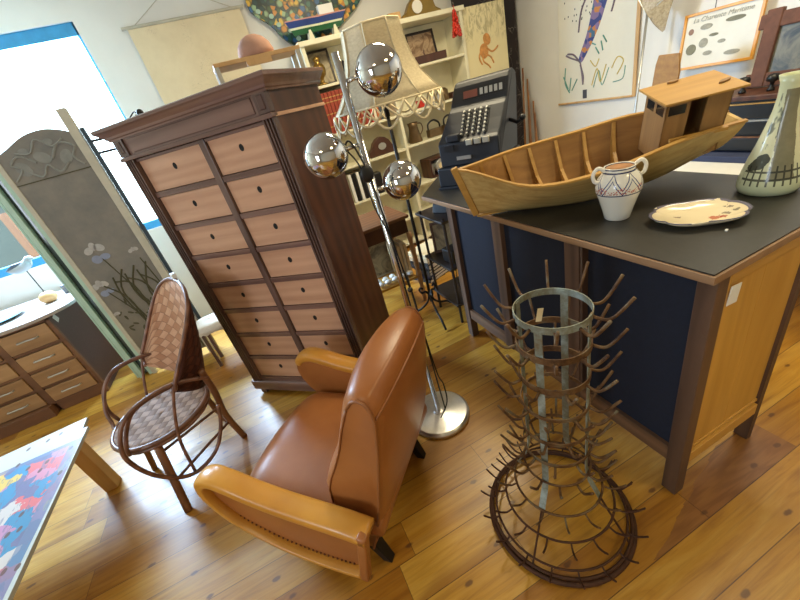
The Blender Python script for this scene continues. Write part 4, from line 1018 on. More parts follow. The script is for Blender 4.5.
# arm loop profile (y, z): outer silhouette
arm = [(-.13, .445), (-.04, .466), (.08, .482), (.20, .50), (.32, .528), (.42, .562), (.50, .578), (.57, .555), (.605, .50), (.605, .42), (.56, .32), (.46, .235), (.32, .170), (.18, .140), (.06, .132), (-.02, .135)]
for sg in (-1, 1):
    ct = cr([(0, max(a, -.05) if sg > 0 else a, b) for a, b in arm], 5); n = len(ct)
    rows = []
    for i, p in enumerate(ct):
        tdir = (ct[min(n - 1, i + 1)] - ct[max(0, i - 1)]).normalized() if (ct[min(n - 1, i + 1)] - ct[max(0, i - 1)]).length > 1e-6 else Vector((0, 1, 0)); nrm = Vector((0, -tdir.z, tdir.y))
        cen = Vector((0, .22, .33)); nrm = nrm if nrm.dot(cen - p) > 0 else -nrm
        q_ = i / (n - 1)
        wd = .085 if q_ < .5 else .085 - .035 * min(1, (q_ - .5) / .15)
        th = .045 if q_ < .5 else .045 - .020 * min(1, (q_ - .5) / .2)
        xo = sg * .395; xin = xo - sg * wd
        prof = []
        q = [(0, .30), (.05, .12), (.18, 0), (.5, -.10), (.82, 0), (.95, .12), (1, .30), (1, .8), (.93, 1), (.5, 1), (.07, 1), (0, .8)]
        for u, v in q: prof.append(Vector((xo + (xin - xo) * u, p.y, p.z)) + nrm * (v * th))
        rows.append(prof)
    m_ = MB(); m_.grid(rows, False, True); m_.f += [tuple(range(12)), tuple((n - 1) * 12 + k for k in range(12))]
    m_.build('armrest', 'leather_warm_lit', ac, smooth=True)
    pp = [(p.y, p.z) for p in ct]; pc = (sum(a for a, _ in pp) / n, sum(b for _, b in pp) / n)
    ps_ = [(pc[0] + (a - pc[0]) * .95, pc[1] + (b - pc[1]) * .92) for a, b in pp]
    m_ = MB(); m_.prism(ps_, (sg * .36, sg * .315), lambda u, v, w: (w, u, v)); m_.build('side_panel', 'leather', ac)
    if sg < 0:
        m_ = MB(); m_.bar((sg * .377, -.118, .45), (sg * .377, -.028, .128), .036, .035, (0, 1, 0)); m_.build('rear_strip', 'leather', ac, bevel=.008, seg=3, smooth=True)
    nl = MB()
    low = ct[int(n * .56):]; dist = 0; last = None
    for i in range(len(low) - 1):
        for q in range(6):
            p = low[i].lerp(low[i + 1], q / 6)
            if p.y > .54 or p.y < .0: continue
            if last is not None and (p - last).length < .017: continue
            last = p; nl.ball((sg * .361, p.y, p.z + .030), .0048, 4)
    if sg < 0:
        for q in range(13): nl.ball((sg * .361, -.085 + .28 * (.42 - (.19 + q * .018)), .19 + q * .018), .0042, 4)
    nl.build('nail_trim', 'nail', ac)
# backrest: side profile swept across the width
prf = [(.075, .42), (.065, .50), (.035, .56), (-.005, .62), (-.05, .70), (-.085, .78), (-.115, .85), (-.135, .885), (-.160, .912), (-.188, .920), (-.213, .908), (-.230, .880), (-.235, .85), (-.228, .78), (-.213, .70), (-.185, .58), (-.16, .48), (-.13, .38), (-.08, .25), (-.03, .14), (.05, .14), (.08, .30)]
rows = []
for k in range(25):
    u = -1 + 2 * k / 24; a = abs(u)
    r = []
    for (y, z) in prf:
        hw = .285 - .05 * max(0, (z - .45) / .47)
        yy, zz = y, z
        edge = max(0, (a - .86) / .14)
        cy, cz = -.10 + (.55 - z) * .25, z
        yy = yy + (cy - yy) * .16 * edge ** 2
        front = 1 if y > cy else 0
        bulge = (1 - u * u)
        yy += (.030 * bulge if front else -.022 * bulge) * (1 if z > .3 else .3)
        if z > .84: zz += .020 * bulge - .012 * edge ** 2
        r.append(Vector((u * hw, yy, zz)))
    rows.append(r)
m_ = MB(); m_.grid(rows, False, True); n = len(prf); m_.f += [tuple(range(n)), tuple((len(rows) - 1) * n + k for k in range(n))]
bk = m_.build('backrest', 'leather', ac, smooth=True, bevel=.006, seg=2)
for q in (0, -1):
    pts = [p.copy() + Vector(((-.002, .002)[q], 0, 0)) for p in rows[q][7:20]]
    m_ = MB(); m_.tube(pts, .0055, 6); m_.build('piping', 'seam', bk, smooth=True)
    pts = [p.copy() + Vector(((-.002, .002)[q], 0, 0)) for p in rows[q][:8]]
    m_ = MB(); m_.tube(pts, .0035, 6); m_.build('front_piping', 'seam', bk, smooth=True)
m_ = MB(); m_.tube([r[12] + Vector((0, -.001, 0)) for r in rows], .0045, 6); m_.build('top_piping', 'seam', bk, smooth=True)
for x in (-.27, .21):
    m_ = MB(); m_.add([(x, -.06, 0), (x + .035, -.06, 0), (x + .035, -.02, 0), (x, -.02, 0), (x - .005, -.02, .14), (x + .045, -.02, .14), (x + .045, .03, .14), (x - .005, .03, .14)], [(3, 2, 1, 0), (4, 5, 6, 7), (0, 1, 5, 4), (1, 2, 6, 5), (2, 3, 7, 6), (3, 0, 4, 7)]); m_.build('foot', 'iron', ac, bevel=.004)
for x in (-.27, .22): MB().box((x, .50, 0), (x + .045, .55, .13)).build('foot', 'iron', ac, bevel=.004)

# ---------------- wicker chair ----------------
# local: +y = facing direction, +x = chair's right-hand side as seen from behind... near side is +x
WA = .441
wc = thing('wicker_armchair', 'small brown rattan armchair with woven shell back and looped arms', 'chair', (-.93, 2.026, 0), math.atan2(-math.sin(WA), -math.cos(WA)) - math.pi / 2)
NR = -1
def P3(l, f, z): return Vector((NR * l, f, z))   # l>0 near side
SR = .25
ringp = [P3(SR * math.cos(a), SR * math.sin(a) * 1.0, .405) for a in [2 * math.pi * i / 40 for i in range(40)]]
MB().tube(ringp, .014, 8, True).build('seat_ring', 'rattan', wc, smooth=True)
MB().tube([p * .97 + Vector((0, 0, -.015)) for p in ringp], .011, 8, True).build('seat_under_ring', 'rattan', wc, smooth=True)
rows = []
for i in range(9):
    rr = max(.002, SR * .97 * i / 8)
    rows.append([Vector((rr * math.cos(a), rr * math.sin(a), .412 - .012 * (1 - (i / 8) ** 2))) for a in [2 * math.pi * k / 40 for k in range(40)]])
m_ = MB(); m_.grid(rows, False, True); vv = list(m_.v); m_.build('woven_seat', 'weave_seat', wc, smooth=True, uvfn=lambda i, vv=vv: (vv[i].x, vv[i].y), solid=.006)
for s_ in (1, -1):
    loop = [(-.20, .60), (-.10, .652), (.02, .668), (.13, .645), (.20, .57), (.235, .45), (.19, .27), (.08, .145), (-.06, .165), (-.155, .28), (-.20, .40)]
    MB().tube(cr([P3(s_ * (.285 if s_ > 0 else .265), f - (.012 if s_ > 0 else (.045 if f > .1 else .0)), z) for f, z in loop], 6), .0105, 8).build('arm_loop', 'rattan', wc, smooth=True)
    MB().tube(cr([P3(s_ * .255, -.25, .56), P3(s_ * .272, -.16, .622), P3(s_ * .278, -.07, .65), P3(s_ * .278, .03, .656), P3(s_ * .270, .10, .634), P3(s_ * .255, .160, .56), P3(s_ * .240, .20, .48), P3(s_ * .20, .21, .42), P3(s_ * .12, .22, .395)], 6), .010, 8).build('arm_inner_cane', 'rattan', wc, smooth=True)
    MB().tube(cr([P3(s_ * .285, -.10, .65), P3(s_ * .282, -.03, .5), P3(s_ * .278, .02, .35), P3(s_ * .284, .05, .155)], 5), .008, 8).build('arm_strut', 'rattan', wc, smooth=True)
# shell back: rim curve fitted, bottom follows the rear of the seat
nA, nH = 29, 12
rows = []
for h in range(nH):
    g_ = h / (nH - 1); r = []
    for a in range(nA):
        th = (-1 + 2 * a / (nA - 1)) * math.pi / 2; c = max(0, math.cos(th)); s2 = math.sin(th)
        k_ = c ** .332
        T_ = P3(.297 * s2, -.11 - .306 * k_, .659 + .381 * k_)
        tb_ = th * .80
        B_ = P3(SR * math.sin(tb_), -SR * math.cos(tb_) - .004, .43 + .17 * (abs(th) / (math.pi / 2)) ** 2)
        mdp = (T_ + B_) / 2 + P3(.03 * s2, -.035 * c, -.02)
        t2_ = g_
        p = B_ * (1 - t2_) ** 2 + mdp * 2 * t2_ * (1 - t2_) + T_ * t2_ ** 2
        r.append(p)
    rows.append(r)
m_ = MB(); m_.grid(rows); L2 = [(a * .024, h * .05) for h in range(nH) for a in range(nA)]
m_.build('woven_back', 'weave_back', wc, smooth=True, uvfn=lambda i: L2[i], solid=.004)
def nrm2(p): 
    v = Vector((p.x, p.y, 0)); return v.normalized() * .007
m_ = MB(); rows2 = [[p + nrm2(p) for p in r] for r in rows]; m_.grid(rows2); m_.build('woven_back_outside', 'weave_out', wc, smooth=True, uvfn=lambda i: L2[i], solid=.003)
rim = [rows[h][0] for h in range(nH)] + [p for p in rows[-1][1:-1]] + [rows[h][-1] for h in range(nH - 1, -1, -1)]
MB().tube(rim, .010, 8).build('back_rim', 'rattan', wc, smooth=True)
MB().box((-.018, -.43, 1.045), (.018, -.41, 1.075)).build('price_ticket', 'white', wc)
# legs
def cleg(nm, pts, r=.018): MB().tube(cr(pts, 5), r, 10).build(nm, 'leg_brown', wc, smooth=True)
cleg('leg', [P3(.19, .10, .40), P3(.26, .14, .2), P3(.32, .18, .0)], .020)
cleg('leg', [P3(-.14, .14, .40), P3(-.16, .17, .2), P3(-.20, .205, .0)], .016)
cleg('leg', [P3(.215, -.245, .60), P3(.175, -.25, .42), P3(.14, -.235, .22), P3(.13, -.255, .0)], .018)
cleg('leg', [P3(-.20, -.25, .50), P3(-.18, -.25, .40), P3(-.14, -.235, .22), P3(-.13, -.255, .0)], .018)
MB().tube([P3(.27, .15, .17), P3(.14, -.23, .17)], .008, 8).build('stretcher', 'rattan', wc, smooth=True)
MB().tube([P3(.20, .11, .32), P3(.145, -.235, .30)], .008, 8).build('stretcher', 'rattan', wc, smooth=True)

# ---------------- low table with printed panel ----------------
lt = thing('low_table', 'low pine table at the left edge carrying a colourful printed board', 'table', (0, 0, 0))
MB().box((-2.3, 1.22, .405), (-1.44, 2.19, .43)).build('table_top', 'pine', lt, bevel=.003)
for (x, y) in ((-1.45, 2.15), (-2.25, 2.15), (-1.45, 1.28), (-2.25, 1.28)):
    m_ = MB(); m_.box((x - .03, y - .035, 0), (x + .04, y + .04, .405)); m_.build('leg', 'pine', lt, bevel=.004)
def puzzle_mat():
    t = NT('colourful_printed_panel'); tc = t.n('ShaderNodeTexCoord'); v = tc.outputs['Object']; sx = t.n('ShaderNodeSeparateXYZ'); t.l(v, sx.inputs[0])
    nn = t.n('ShaderNodeTexNoise'); nn.inputs['Scale'].default_value = 6; nn.inputs['Detail'].default_value = 5; t.l(v, nn.inputs['Vector'])
    ad = t.n('ShaderNodeVectorMath', operation='MULTIPLY_ADD'); t.l(nn.outputs['Color'], ad.inputs[0]); ad.inputs[1].default_value = (.36, .36, 0); t.l(v, ad.inputs[2])
    vo = t.n('ShaderNodeTexVoronoi', voronoi_dimensions='2D'); vo.inputs['Scale'].default_value = 11; t.l(ad.outputs[0], vo.inputs['Vector'])
    s2 = t.n('ShaderNodeSeparateXYZ'); t.l(vo.outputs['Color'], s2.inputs[0])
    r = t.ramp(s2.outputs[0], [(0, srgb(190, 118, 136)), (.18, srgb(200, 168, 84)), (.34, srgb(100, 98, 130)), (.48, srgb(200, 92, 92)), (.60, srgb(50, 124, 158)), (.70, srgb(190, 178, 168)), (.80, srgb(172, 118, 148)), (.92, srgb(206, 160, 96))]); r.node.color_ramp.interpolation = 'CONSTANT'
    st_ = t.noise(t.coord((30, 8, 1), (0, 0, .6)), 1.5, 3); r = t.mix(t.math('MULTIPLY', t.math('GREATER_THAN', st_, .58), .6), r, srgb(90, 96, 120))
    bordx = t.math('LESS_THAN', sx.outputs[0], -.02); bordy = t.math('LESS_THAN', sx.outputs[1], -.135)
    ins = t.math('MULTIPLY', bordx, bordy)
    # slate blue border band of the print
    bb = t.math('MAXIMUM', t.math('GREATER_THAN', sx.outputs[0], -.075), t.math('GREATER_THAN', sx.outputs[1], -.165))
    r = t.mix(t.math('MULTIPLY', bb, .75), r, srgb(94, 112, 140))
    col = t.mix(ins, srgb(182, 184, 174), r)
    # worn dark slots
    vs_ = t.n('ShaderNodeTexVoronoi', voronoi_dimensions='2D'); vs_.inputs['Scale'].default_value = 1; t.l(t.coord((9, 6, 1), (0, 0, .5)), vs_.inputs['Vector'])
    col = t.mix(t.math('MULTIPLY', t.math('LESS_THAN', vs_.outputs['Distance'], .09), .9), col, srgb(84, 52, 44))
    return t.done(col, .35)
M['puzzle'] = puzzle_mat()
bdz = .43
bpoly = [(-1.285, .60), (-1.322, 2.15), (-1.348, 2.153), (-1.358, 2.257), (-2.4, 2.19), (-2.4, .60)]
m_ = MB(); m_.prism([(a + 1.30, b - 2.20) for a, b in bpoly], (0, .02), lambda u, v, w: (u, v, w))
tag(m_.build('printed_board', 'puzzle', bevel=.002), 'worn white board with pink, yellow and blue print on the low table', 'board', None, (-1.30, 2.20, bdz))

# ---------------- dresser ----------------
dr = thing('marble_top_dresser', 'wooden drawer unit with dark side and pale rounded marble top', 'dresser', (0, 0, 0))
MB().box((-2.68, 3.47, .0), (-1.80, 4.12, .79)).build('body', 'dress_side', dr, bevel=.003)
m_ = MB()
for x0, x1 in ((-1.825, -1.797), (-2.215, -2.165), (-2.60, -2.565)): m_.box((x0, 3.445, .08), (x1, 3.475, .79))
m_.box((-2.60, 3.445, .765), (-1.797, 3.475, .79))
for z in (.25, .41, .575): m_.box((-2.565, 3.452, z - .012), (-1.825, 3.475, z + .012))
m_.build('front_frame', 'dress_frame', dr, bevel=.002)
MB().box((-2.165, 3.44, 0), (-1.80, 3.48, .10)).build('plinth', 'dress_frame', dr, bevel=.004)
MB().box((-2.64, 3.38, 0), (-2.19, 3.48, .10)).build('plinth', 'dress_frame', dr, bevel=.004)
for (xa, xb) in ((-2.163, -1.827), (-2.563, -2.217)):
    for (za, zb) in ((.105, .235), (.265, .395), (.425, .560), (.592, .758)):
        d = MB().box((xa + .003, 3.435, za), (xb - .003, 3.48, zb)).build('drawer', 'dress_wood', dr, bevel=.004)
        zc = (za + zb) / 2; xc = (xa + xb) / 2
        m_ = MB(); m_.tube(cr([(xc - .07, 3.436, zc), (xc - .06, 3.412, zc + .003), (xc, 3.408, zc + .006), (xc + .06, 3.412, zc + .003), (xc + .07, 3.436, zc)], 4), .007, 8); m_.build('handle', 'steel', d, smooth=True)
poly = [(-2.9, 3.36)] + [(p.x, p.y) for p in cr([(-1.95, 3.36, 0), (-1.80, 3.40, 0), (-1.66, 3.52, 0), (-1.61, 3.72, 0), (-1.61, 4.0, 0)], 6)] + [(-1.61, 4.13), (-2.9, 4.13)]
m_ = MB(); m_.prism(poly, (.792, .822), lambda u, v, w: (u, v, w)); m_.build('marble_top', 'marble', dr, bevel=.006)
tag(MB().box((0, 0, 0), (.002, .05, .06)).build('price_tag', 'white'), 'small white price tag on the dark side of the dresser', 'price tag', None, (-1.800, 3.53, .70), (.4, 0, 0))
# seagull on rod
sg_ = thing('seagull_sculpture', 'white and grey wooden seagull on a thin rod over a cork float', 'sculpture', (-1.86, 3.78, .822))
m_ = MB(); m_.lathe([(.001, -.058), (.028, -.055), (.045, -.035), (.05, 0), (.045, .035), (.028, .055), (.001, .058)], 20); mm = Matrix.Rotation(math.pi / 2, 4, 'Y'); m_.v = [mm @ p + Vector((0, 0, .046)) for p in m_.v]
m_.build('cork_float', 'pine', sg_, smooth=True)
MB().tube([(0, 0, .08), (-.0, 0, .30)], .004, 6).build('rod', 'iron', sg_)
bp_ = cr([(-.11, 0, .335), (-.07, 0, .325), (-.02, 0, .325), (.03, 0, .345), (.055, 0, .375), (.075, 0, .378), (.095, 0, .372)], 4)
n = len(bp_); rr = [.003 + .034 * math.sin(math.pi * min(1, (i / (n - 1)) * 1.15 + .02)) ** .8 if i / (n - 1) < .62 else (.024 if i / (n - 1) < .85 else .024 - .02 * ((i / (n - 1) - .85) / .15)) for i in range(n)]
m_ = MB(); m_.tube(bp_, rr, 12); m_.build('bird_body', plain('bird_white', srgb(176, 182, 188), .5), sg_, smooth=True)
m_ = MB(); m_.prism([(-.12, .335), (-.06, .372), (.02, .375), (.035, .36), (-.02, .345)], (-.036, .036), lambda u, v, w: (u, w * (.6), v)); m_.build('wings', plain('bird_grey', srgb(84, 98, 116), .5), sg_, bevel=.006)
m_ = MB(); m_.lathe([(.02, 0), (.07, .006), (.13, .022), (.135, .022), (.075, .003), (.02, -.001)], 36)
tag(m_.build('blue_plate', plain('pale_blue_glaze', srgb(120, 170, 190), .12), smooth=True), 'shallow pale blue dish on the marble dresser top', 'dish', None, (-2.16, 3.70, .825))
tag(MB().box((0, 0, 0), (.13, .05, .075)).build('grey_casket', plain('grey_metal_box', srgb(104, 110, 120), .5), bevel=.006), 'small grey box behind the cork float on the dresser', 'box', None, (-1.80, 3.90, .823))

# ---------------- green panel leaves, painted screen, metal rack ----------------
M['mirror'] = plain('leaf_gap_shade', srgb(70, 84, 84), .1)  # dark tone standing in for the shade between the leaves
gp = thing('green_folding_panel', 'pale green painted folding panel seen edge-on beside the dresser', 'folding panel', (0, 0, 0))
for x in (-1.455, -1.535): MB().box((x - .0, 3.42, .0), (x + .035, 3.70, 2.5)).build('leaf', 'pale_green', gp, bevel=.004)
MB().box((-1.50, 3.46, .02), (-1.455, 3.68, 2.48)).build('gap_shade_fill', 'mirror', gp)  # solid fill coloured as the shade of the open gap
MB().box((-1.565, 3.45, .0), (-1.548, 3.60, 2.5)).build('edge_bead', 'pale_green', gp, bevel=.004)

def screen_mat():
    t = NT('hazed_painted_canvas'); v = t.coord(); n = t.noise(v, 5, 5, .7)
    col = t.ramp(n, [(.3, srgb(112, 110, 106)), (.7, srgb(136, 130, 120))])  # canvas greys lightened to paint in the bluish window haze
    tc = t.n('ShaderNodeTexCoord'); sx = t.n('ShaderNodeSeparateXYZ'); t.l(tc.outputs['Object'], sx.inputs[0])
    low = t.ramp(sx.outputs[2], [(.05, (1, 1, 1, 1)), (1.0, (0, 0, 0, 1))])
    return t.done(t.mix(t.math('MULTIPLY', low, .55), col, srgb(104, 92, 60)), .8)
M['screen'] = screen_mat()
scn = thing('painted_screen', 'tall arched screen panel painted with pale irises on faded brown canvas', 'screen', (-1.40, 3.405, 0), -.06)
M['iris'] = plain('pale_iris', srgb(176, 172, 168), .8, 0, .12, 40); M['iris_blue'] = plain('bluish_iris', srgb(136, 144, 166), .8, 0, .1, 40); M['leaf_dark'] = plain('dark_leaf', srgb(74, 70, 46), .8, 0, .2, 30); M['scroll_paint'] = plain('faded_scroll', srgb(132, 132, 126), .8, 0, .15, 14)
W_ = .515
arch = [(p.x, p.z) for p in cr([(W_, 0, 1.90), (.48, 0, 1.925), (.42, 0, 1.955), (.34, 0, 1.975), (.22, 0, 1.965), (.08, 0, 1.91), (0, 0, 1.88)], 5)]
m_ = MB(); m_.prism([(0, .06), (W_, .06)] + arch, (0, .012), lambda u, v, w: (u, w, v)); m_.build('canvas', 'screen', scn)
MB().box((W_ - .035, -.006, 0), (W_ + .02, .03, 2.06)).build('stile', 'cream_stile', scn, bevel=.003)
MB().box((-.02, -.006, 0), (.012, .03, 1.88)).build('stile', 'cream_stile', scn, bevel=.003)
def scr(nm, mat, polys, tubes=(), y=-.003):
    m_ = MB()
    for pz in polys: m_.prism(pz, (y, .001), lambda u, v, w: (u, w, v))
    for pts, r in tubes: m_.tube([(p.x, y + .002, p.z) for p in cr([(a, 0, b) for a, b in pts], 5)], r, 5)
    m_.build(nm, mat, scn)
def petals(cx, cz, s_):
    return [blob(cx - .035 * s_, cz + .01, .03 * s_, .022 * s_, rot=.5), blob(cx + .03 * s_, cz + .015, .032 * s_, .024 * s_, rot=-.4), blob(cx, cz + .03 * s_, .02 * s_, .028 * s_)]
def scrollwork(nm, mat):
    tb = [([(.03, 1.72), (.10, 1.78), (.06, 1.82), (.13, 1.86), (.20, 1.80)], .008), ([(.46, 1.72), (.42, 1.78), (.46, 1.84), (.38, 1.88), (.30, 1.80)], .008), ([(.12, 1.76), (.19, 1.71), (.25, 1.77), (.30, 1.71), (.38, 1.76)], .008), ([(.12, 1.88), (.2, 1.86), (.27, 1.93), (.34, 1.87), (.42, 1.90)], .007)]
    scr(nm, mat, [blob(.11, 1.78, .04, .05, rot=.6), blob(.25, 1.82, .05, .035, rot=-.5), blob(.38, 1.79, .035, .05, rot=-.6), blob(.17, 1.88, .03, .02), blob(.33, 1.90, .03, .02)], tb)
scrollwork('painted_scrollwork', 'scroll_paint')
scr('painted_band', 'leaf_dark', [[(.01, 1.69), (.48, 1.69), (.48, 1.697), (.01, 1.697)]])
for a_ in ((.18, 1.15, 1.15), (.06, .88, 1.0), (.41, 1.06, .6), (.03, .62, .5)): scr('iris_flower', 'iris', petals(*a_))
for q_ in ([blob(.155, 1.085, .036, .032), blob(.215, 1.09, .036, .024)], [blob(.055, .82, .03, .026), blob(.10, .83, .03, .02)]): scr('iris_lower_petal', 'iris_blue', q_, (), -.0025)
tb = []
for k in range(10):
    bx_ = .18 + .03 * k; tb.append(([(bx_ + .02, .08), (bx_ + .01 - .03 * math.sin(k), .45), (bx_ - .04 + .04 * math.cos(k * 2), .72 + .03 * (k % 4)), (bx_ - .10 + .06 * (k % 3), .88 + .04 * (k % 3))], .007))
tb += [([(.34, .10), (.30, .6), (.19, 1.08)], .005), ([(.24, .10), (.20, .5), (.08, .82)], .005), ([(.44, .1), (.46, .6), (.42, 1.0)], .005)]
random.seed(3)
scr('painted_leaves', 'leaf_dark', [blob(.05 + random.random() * .41, .12 + random.random() * .60, .022, .008, rot=random.random() * 3) for _ in range(60)], tb, -.002)

rk = thing('metal_rack', 'thin dark metal rack with crossbars standing in front of the window', 'rack', (0, 0, 0))
for (x, y) in ((-.845, 3.385), (-.50, 3.44)): MB().box((x - .012, y - .012, 0), (x + .012, y + .012, 1.93)).build('post', plain('dark_blue_metal', srgb(34, 52, 62), .5), rk)
for z in (1.84, 1.76): MB().tube([(-.845, 3.385, z), (-.50, 3.44, z)], .008, 8).build('crossbar', 'iron', rk)
MB().tube([(-.845, 3.385, .30), (-.50, 3.44, .30)], .008, 8).build('crossbar', 'iron', rk)
# stool with lace
sl = thing('lace_covered_stool', 'low dark stool covered with white lace cloth beside the tall cabinet', 'stool', (-.70, 3.10, 0))
MB().box((-.13, -.10, .36), (.13, .10, .395)).build('seat', 'cab_dark', sl, bevel=.004)
for a in (-1, 1):
    for b in (-1, 1): MB().box((a * .10 - .013, b * .08 - .013, 0), (a * .10 + .013, b * .08 + .013, .36)).build('leg', 'cab_dark', sl)
rows = []
for (f, z) in ((.001, .342), (.6, .342), (.95, .341), (1.05, .33), (1.10, .30), (1.12, .265)):
    rows.append([Vector((.135 * f * math.copysign(abs(math.cos(a)) ** .6, math.cos(a)) * (1 + (.03 * math.sin(a * 9) if f > 1 else 0)), .105 * f * math.copysign(abs(math.sin(a)) ** .6, math.sin(a)) * (1 + (.04 * math.sin(a * 11) if f > 1 else 0)), z - (.008 * math.sin(a * 13) if f > 1.1 else 0))) for a in [2 * math.pi * k / 60 for k in range(60)]])
m_ = MB(); m_.grid(rows, False, True); tag(m_.build('lace_cloth', 'lace', smooth=True, solid=.002), 'white scalloped lace cloth draped on the low stool', 'cloth', None, (-.70, 3.10, .063))

# ---------------- chrome floor lamp ----------------
cl = thing('chrome_floor_lamp', 'chrome floor lamp with three mirror ball shades on a round base', 'floor lamp', (.458, 1.403, 0), (-.004, -.0122, 0))
m_ = MB(); m_.lathe([(.165, 0), (.168, .006), (.168, .02), (.155, .032), (.03, .036), (.028, .045), (.001, .046)], 44); m_.build('base', 'chrome_dirty', cl, smooth=True, bevel=.002)
MB().tube([(0, 0, .04), (0, 0, 1.77)], .0135, 18).build('pole', 'chrome', cl, smooth=True)
MB().tube([(.036, -.01, .04), (.03, -.012, .9)], .004, 8).build('cable_tube', 'black', cl, smooth=True)
def lampball(c, z, nm):
    c = Vector(c); m_ = MB(); m_.ball((c.x, c.y, c.z), .081, 20); b = m_.build('ball_shade', 'chrome', cl, smooth=True)
    d = Vector((c.x, c.y, 0)).normalized()
    MB().tube([(d.x * .012, d.y * .012, z), (c.x - d.x * .07, c.y - d.y * .07, c.z)], .0075, 10).build('arm', 'chrome', cl, smooth=True)
lampball((.118, -.050, 1.682), 1.682, 0); lampball((-.142, .0, 1.475), 1.478, 1); lampball((.138, .038, 1.293), 1.30, 2)
pd_ = MB(); pts = cr([(-.075, .00, 1.47), (-.045, -.01, 1.50), (-.02, -.02, 1.42), (-.01, -.02, 1.34), (.0, -.02, 1.20), (.012, -.022, 1.0), (.03, -.02, .8), (.03, -.022, .6), (.045, -.015, .3), (.06, -.02, .22), (.05, -.03, .10), (-.02, -.06, .048)], 6)
pd_.tube(pts, .0035, 6); pd_.tube(cr([(-.06, .0, 1.47), (-.035, -.02, 1.40), (-.03, -.03, 1.25), (.0, -.03, 1.1), (.02, -.03, .85)], 6), .003, 6)
pd_.build('cord', 'black', cl, smooth=True)
m_ = MB(); m_.ball((0, 0, 0), .030, 10); m_.v = [Vector((p.x * .9 - .022, p.y * .35 - .035, p.z * 1.1 + 1.375)) for p in m_.v]; m_.build('cord_switch', 'black', cl, smooth=True)
m_ = MB(); m_.ball((.02, -.03, .84), .013, 8); m_.build('cord_grip', 'black', cl, smooth=True)

# ---------------- fringed lampshade floor lamp ----------------
fl = thing('iron_floor_lamp', 'wrought iron floor lamp with large cream fringed fabric shade', 'floor lamp', (.93, 2.30, 0), .2)
def shade_mat():
    t = NT('cream_shade_cloth'); v = t.coord((40, 40, 90)); n = t.noise(v, 1.2, 4)
    col = t.ramp(n, [(.3, srgb(206, 190, 154)), (.7, srgb(226, 212, 178))])
    t.b.inputs['Subsurface Weight'].default_value = 0
    tl = t.n('ShaderNodeBsdfTranslucent'); t.l(col, tl.inputs[0]); t.l(col, t.b.inputs['Base Color']); t.b.inputs['Roughness'].default_value = .9
    mx = t.n('ShaderNodeMixShader'); mx.inputs[0].default_value = .35; t.l(t.b.outputs[0], mx.inputs[1]); t.l(tl.outputs[0], mx.inputs[2]); t.l(mx.outputs[0], t.t.nodes['Material Output'].inputs[0])
    return t.m
M['shade'] = shade_mat()
NSg = 8; sprof = [(.175, 1.975), (.18, 1.93), (.19, 1.86), (.21, 1.78), (.245, 1.70), (.30, 1.625), (.345, 1.575)]
def oct_r(a): 
    k = (a % (2 * math.pi / NSg)) - math.pi / NSg; return math.cos(math.pi / NSg) / math.cos(k)
rows = [[Vector((r * oct_r(a) * math.cos(a), r * oct_r(a) * math.sin(a), z)) for a in [2 * math.pi * k / 48 for k in range(48)]] for r, z in sprof]
m_ = MB(); m_.grid(rows, False, True); sh_ = m_.build('lamp_shade', 'shade', fl, smooth=True, solid=.003)
for k in range(NSg):
    a = 2 * math.pi * k / NSg; MB().tube([Vector((r * math.cos(a) * 1.005, r * math.sin(a) * 1.005, z)) for r, z in sprof], .005, 6).build('shade_rib', 'fringe', sh_, smooth=True)
for zi in (0, -1): MB().tube([p * 1.0 for p in rows[zi]], .006, 6, True).build('shade_trim', 'fringe', sh_, smooth=True)
def scallop(n, depth, off, r0, z0):
    pts = []
    for k in range(n * 8):
        a = 2 * math.pi * k / (n * 8) + off; s2 = abs(math.sin(n * (a - off) / 2)); pts.append(Vector((r0 * math.cos(a), r0 * math.sin(a), z0 - depth * s2)))
    return pts
MB().tube(scallop(10, .12, 0, .348, 1.57), .0075, 6, True).build('fringe_scallop', 'fringe', sh_, smooth=True)
MB().tube(scallop(10, .085, math.pi / 10, .352, 1.568), .0065, 6, True).build('fringe_scallop', 'fringe', sh_, smooth=True)
sh_.location = (.008, -.010, .078); sh_.scale = (.95, .95, .95)
MB().tube([(0, 0, .16), (0, 0, 1.50)], .011, 12).build('pole', 'iron', fl, smooth=True)
MB().tube([(0, 0, 1.5), (0, 0, 1.62)], .016, 12).build('lamp_holder', 'black', fl, smooth=True)
MB().tube([(-.176, 0, 1.955), (.176, 0, 1.955)], .003, 6).build('shade_spider', 'iron', sh_)
for k in range(3):
    a = -1.9 + k * 2.094; c, s2 = math.cos(a), math.sin(a)
    pr_ = cr([(0, .26), (.02, .30), (.06, .31), (.075, .27), (.05, .25), (.04, .27)], 5, False) if False else None
    path = [(.045, .275), (.065, .285), (.075, .265), (.06, .24), (.03, .25), (.012, .22), (.03, .16), (.09, .10), (.17, .06), (.225, .012)]
    MB().tube(cr([Vector((r * c, r * s2, z)) for r, z in path], 5), .0085, 8).build('leg', 'iron', fl, smooth=True)

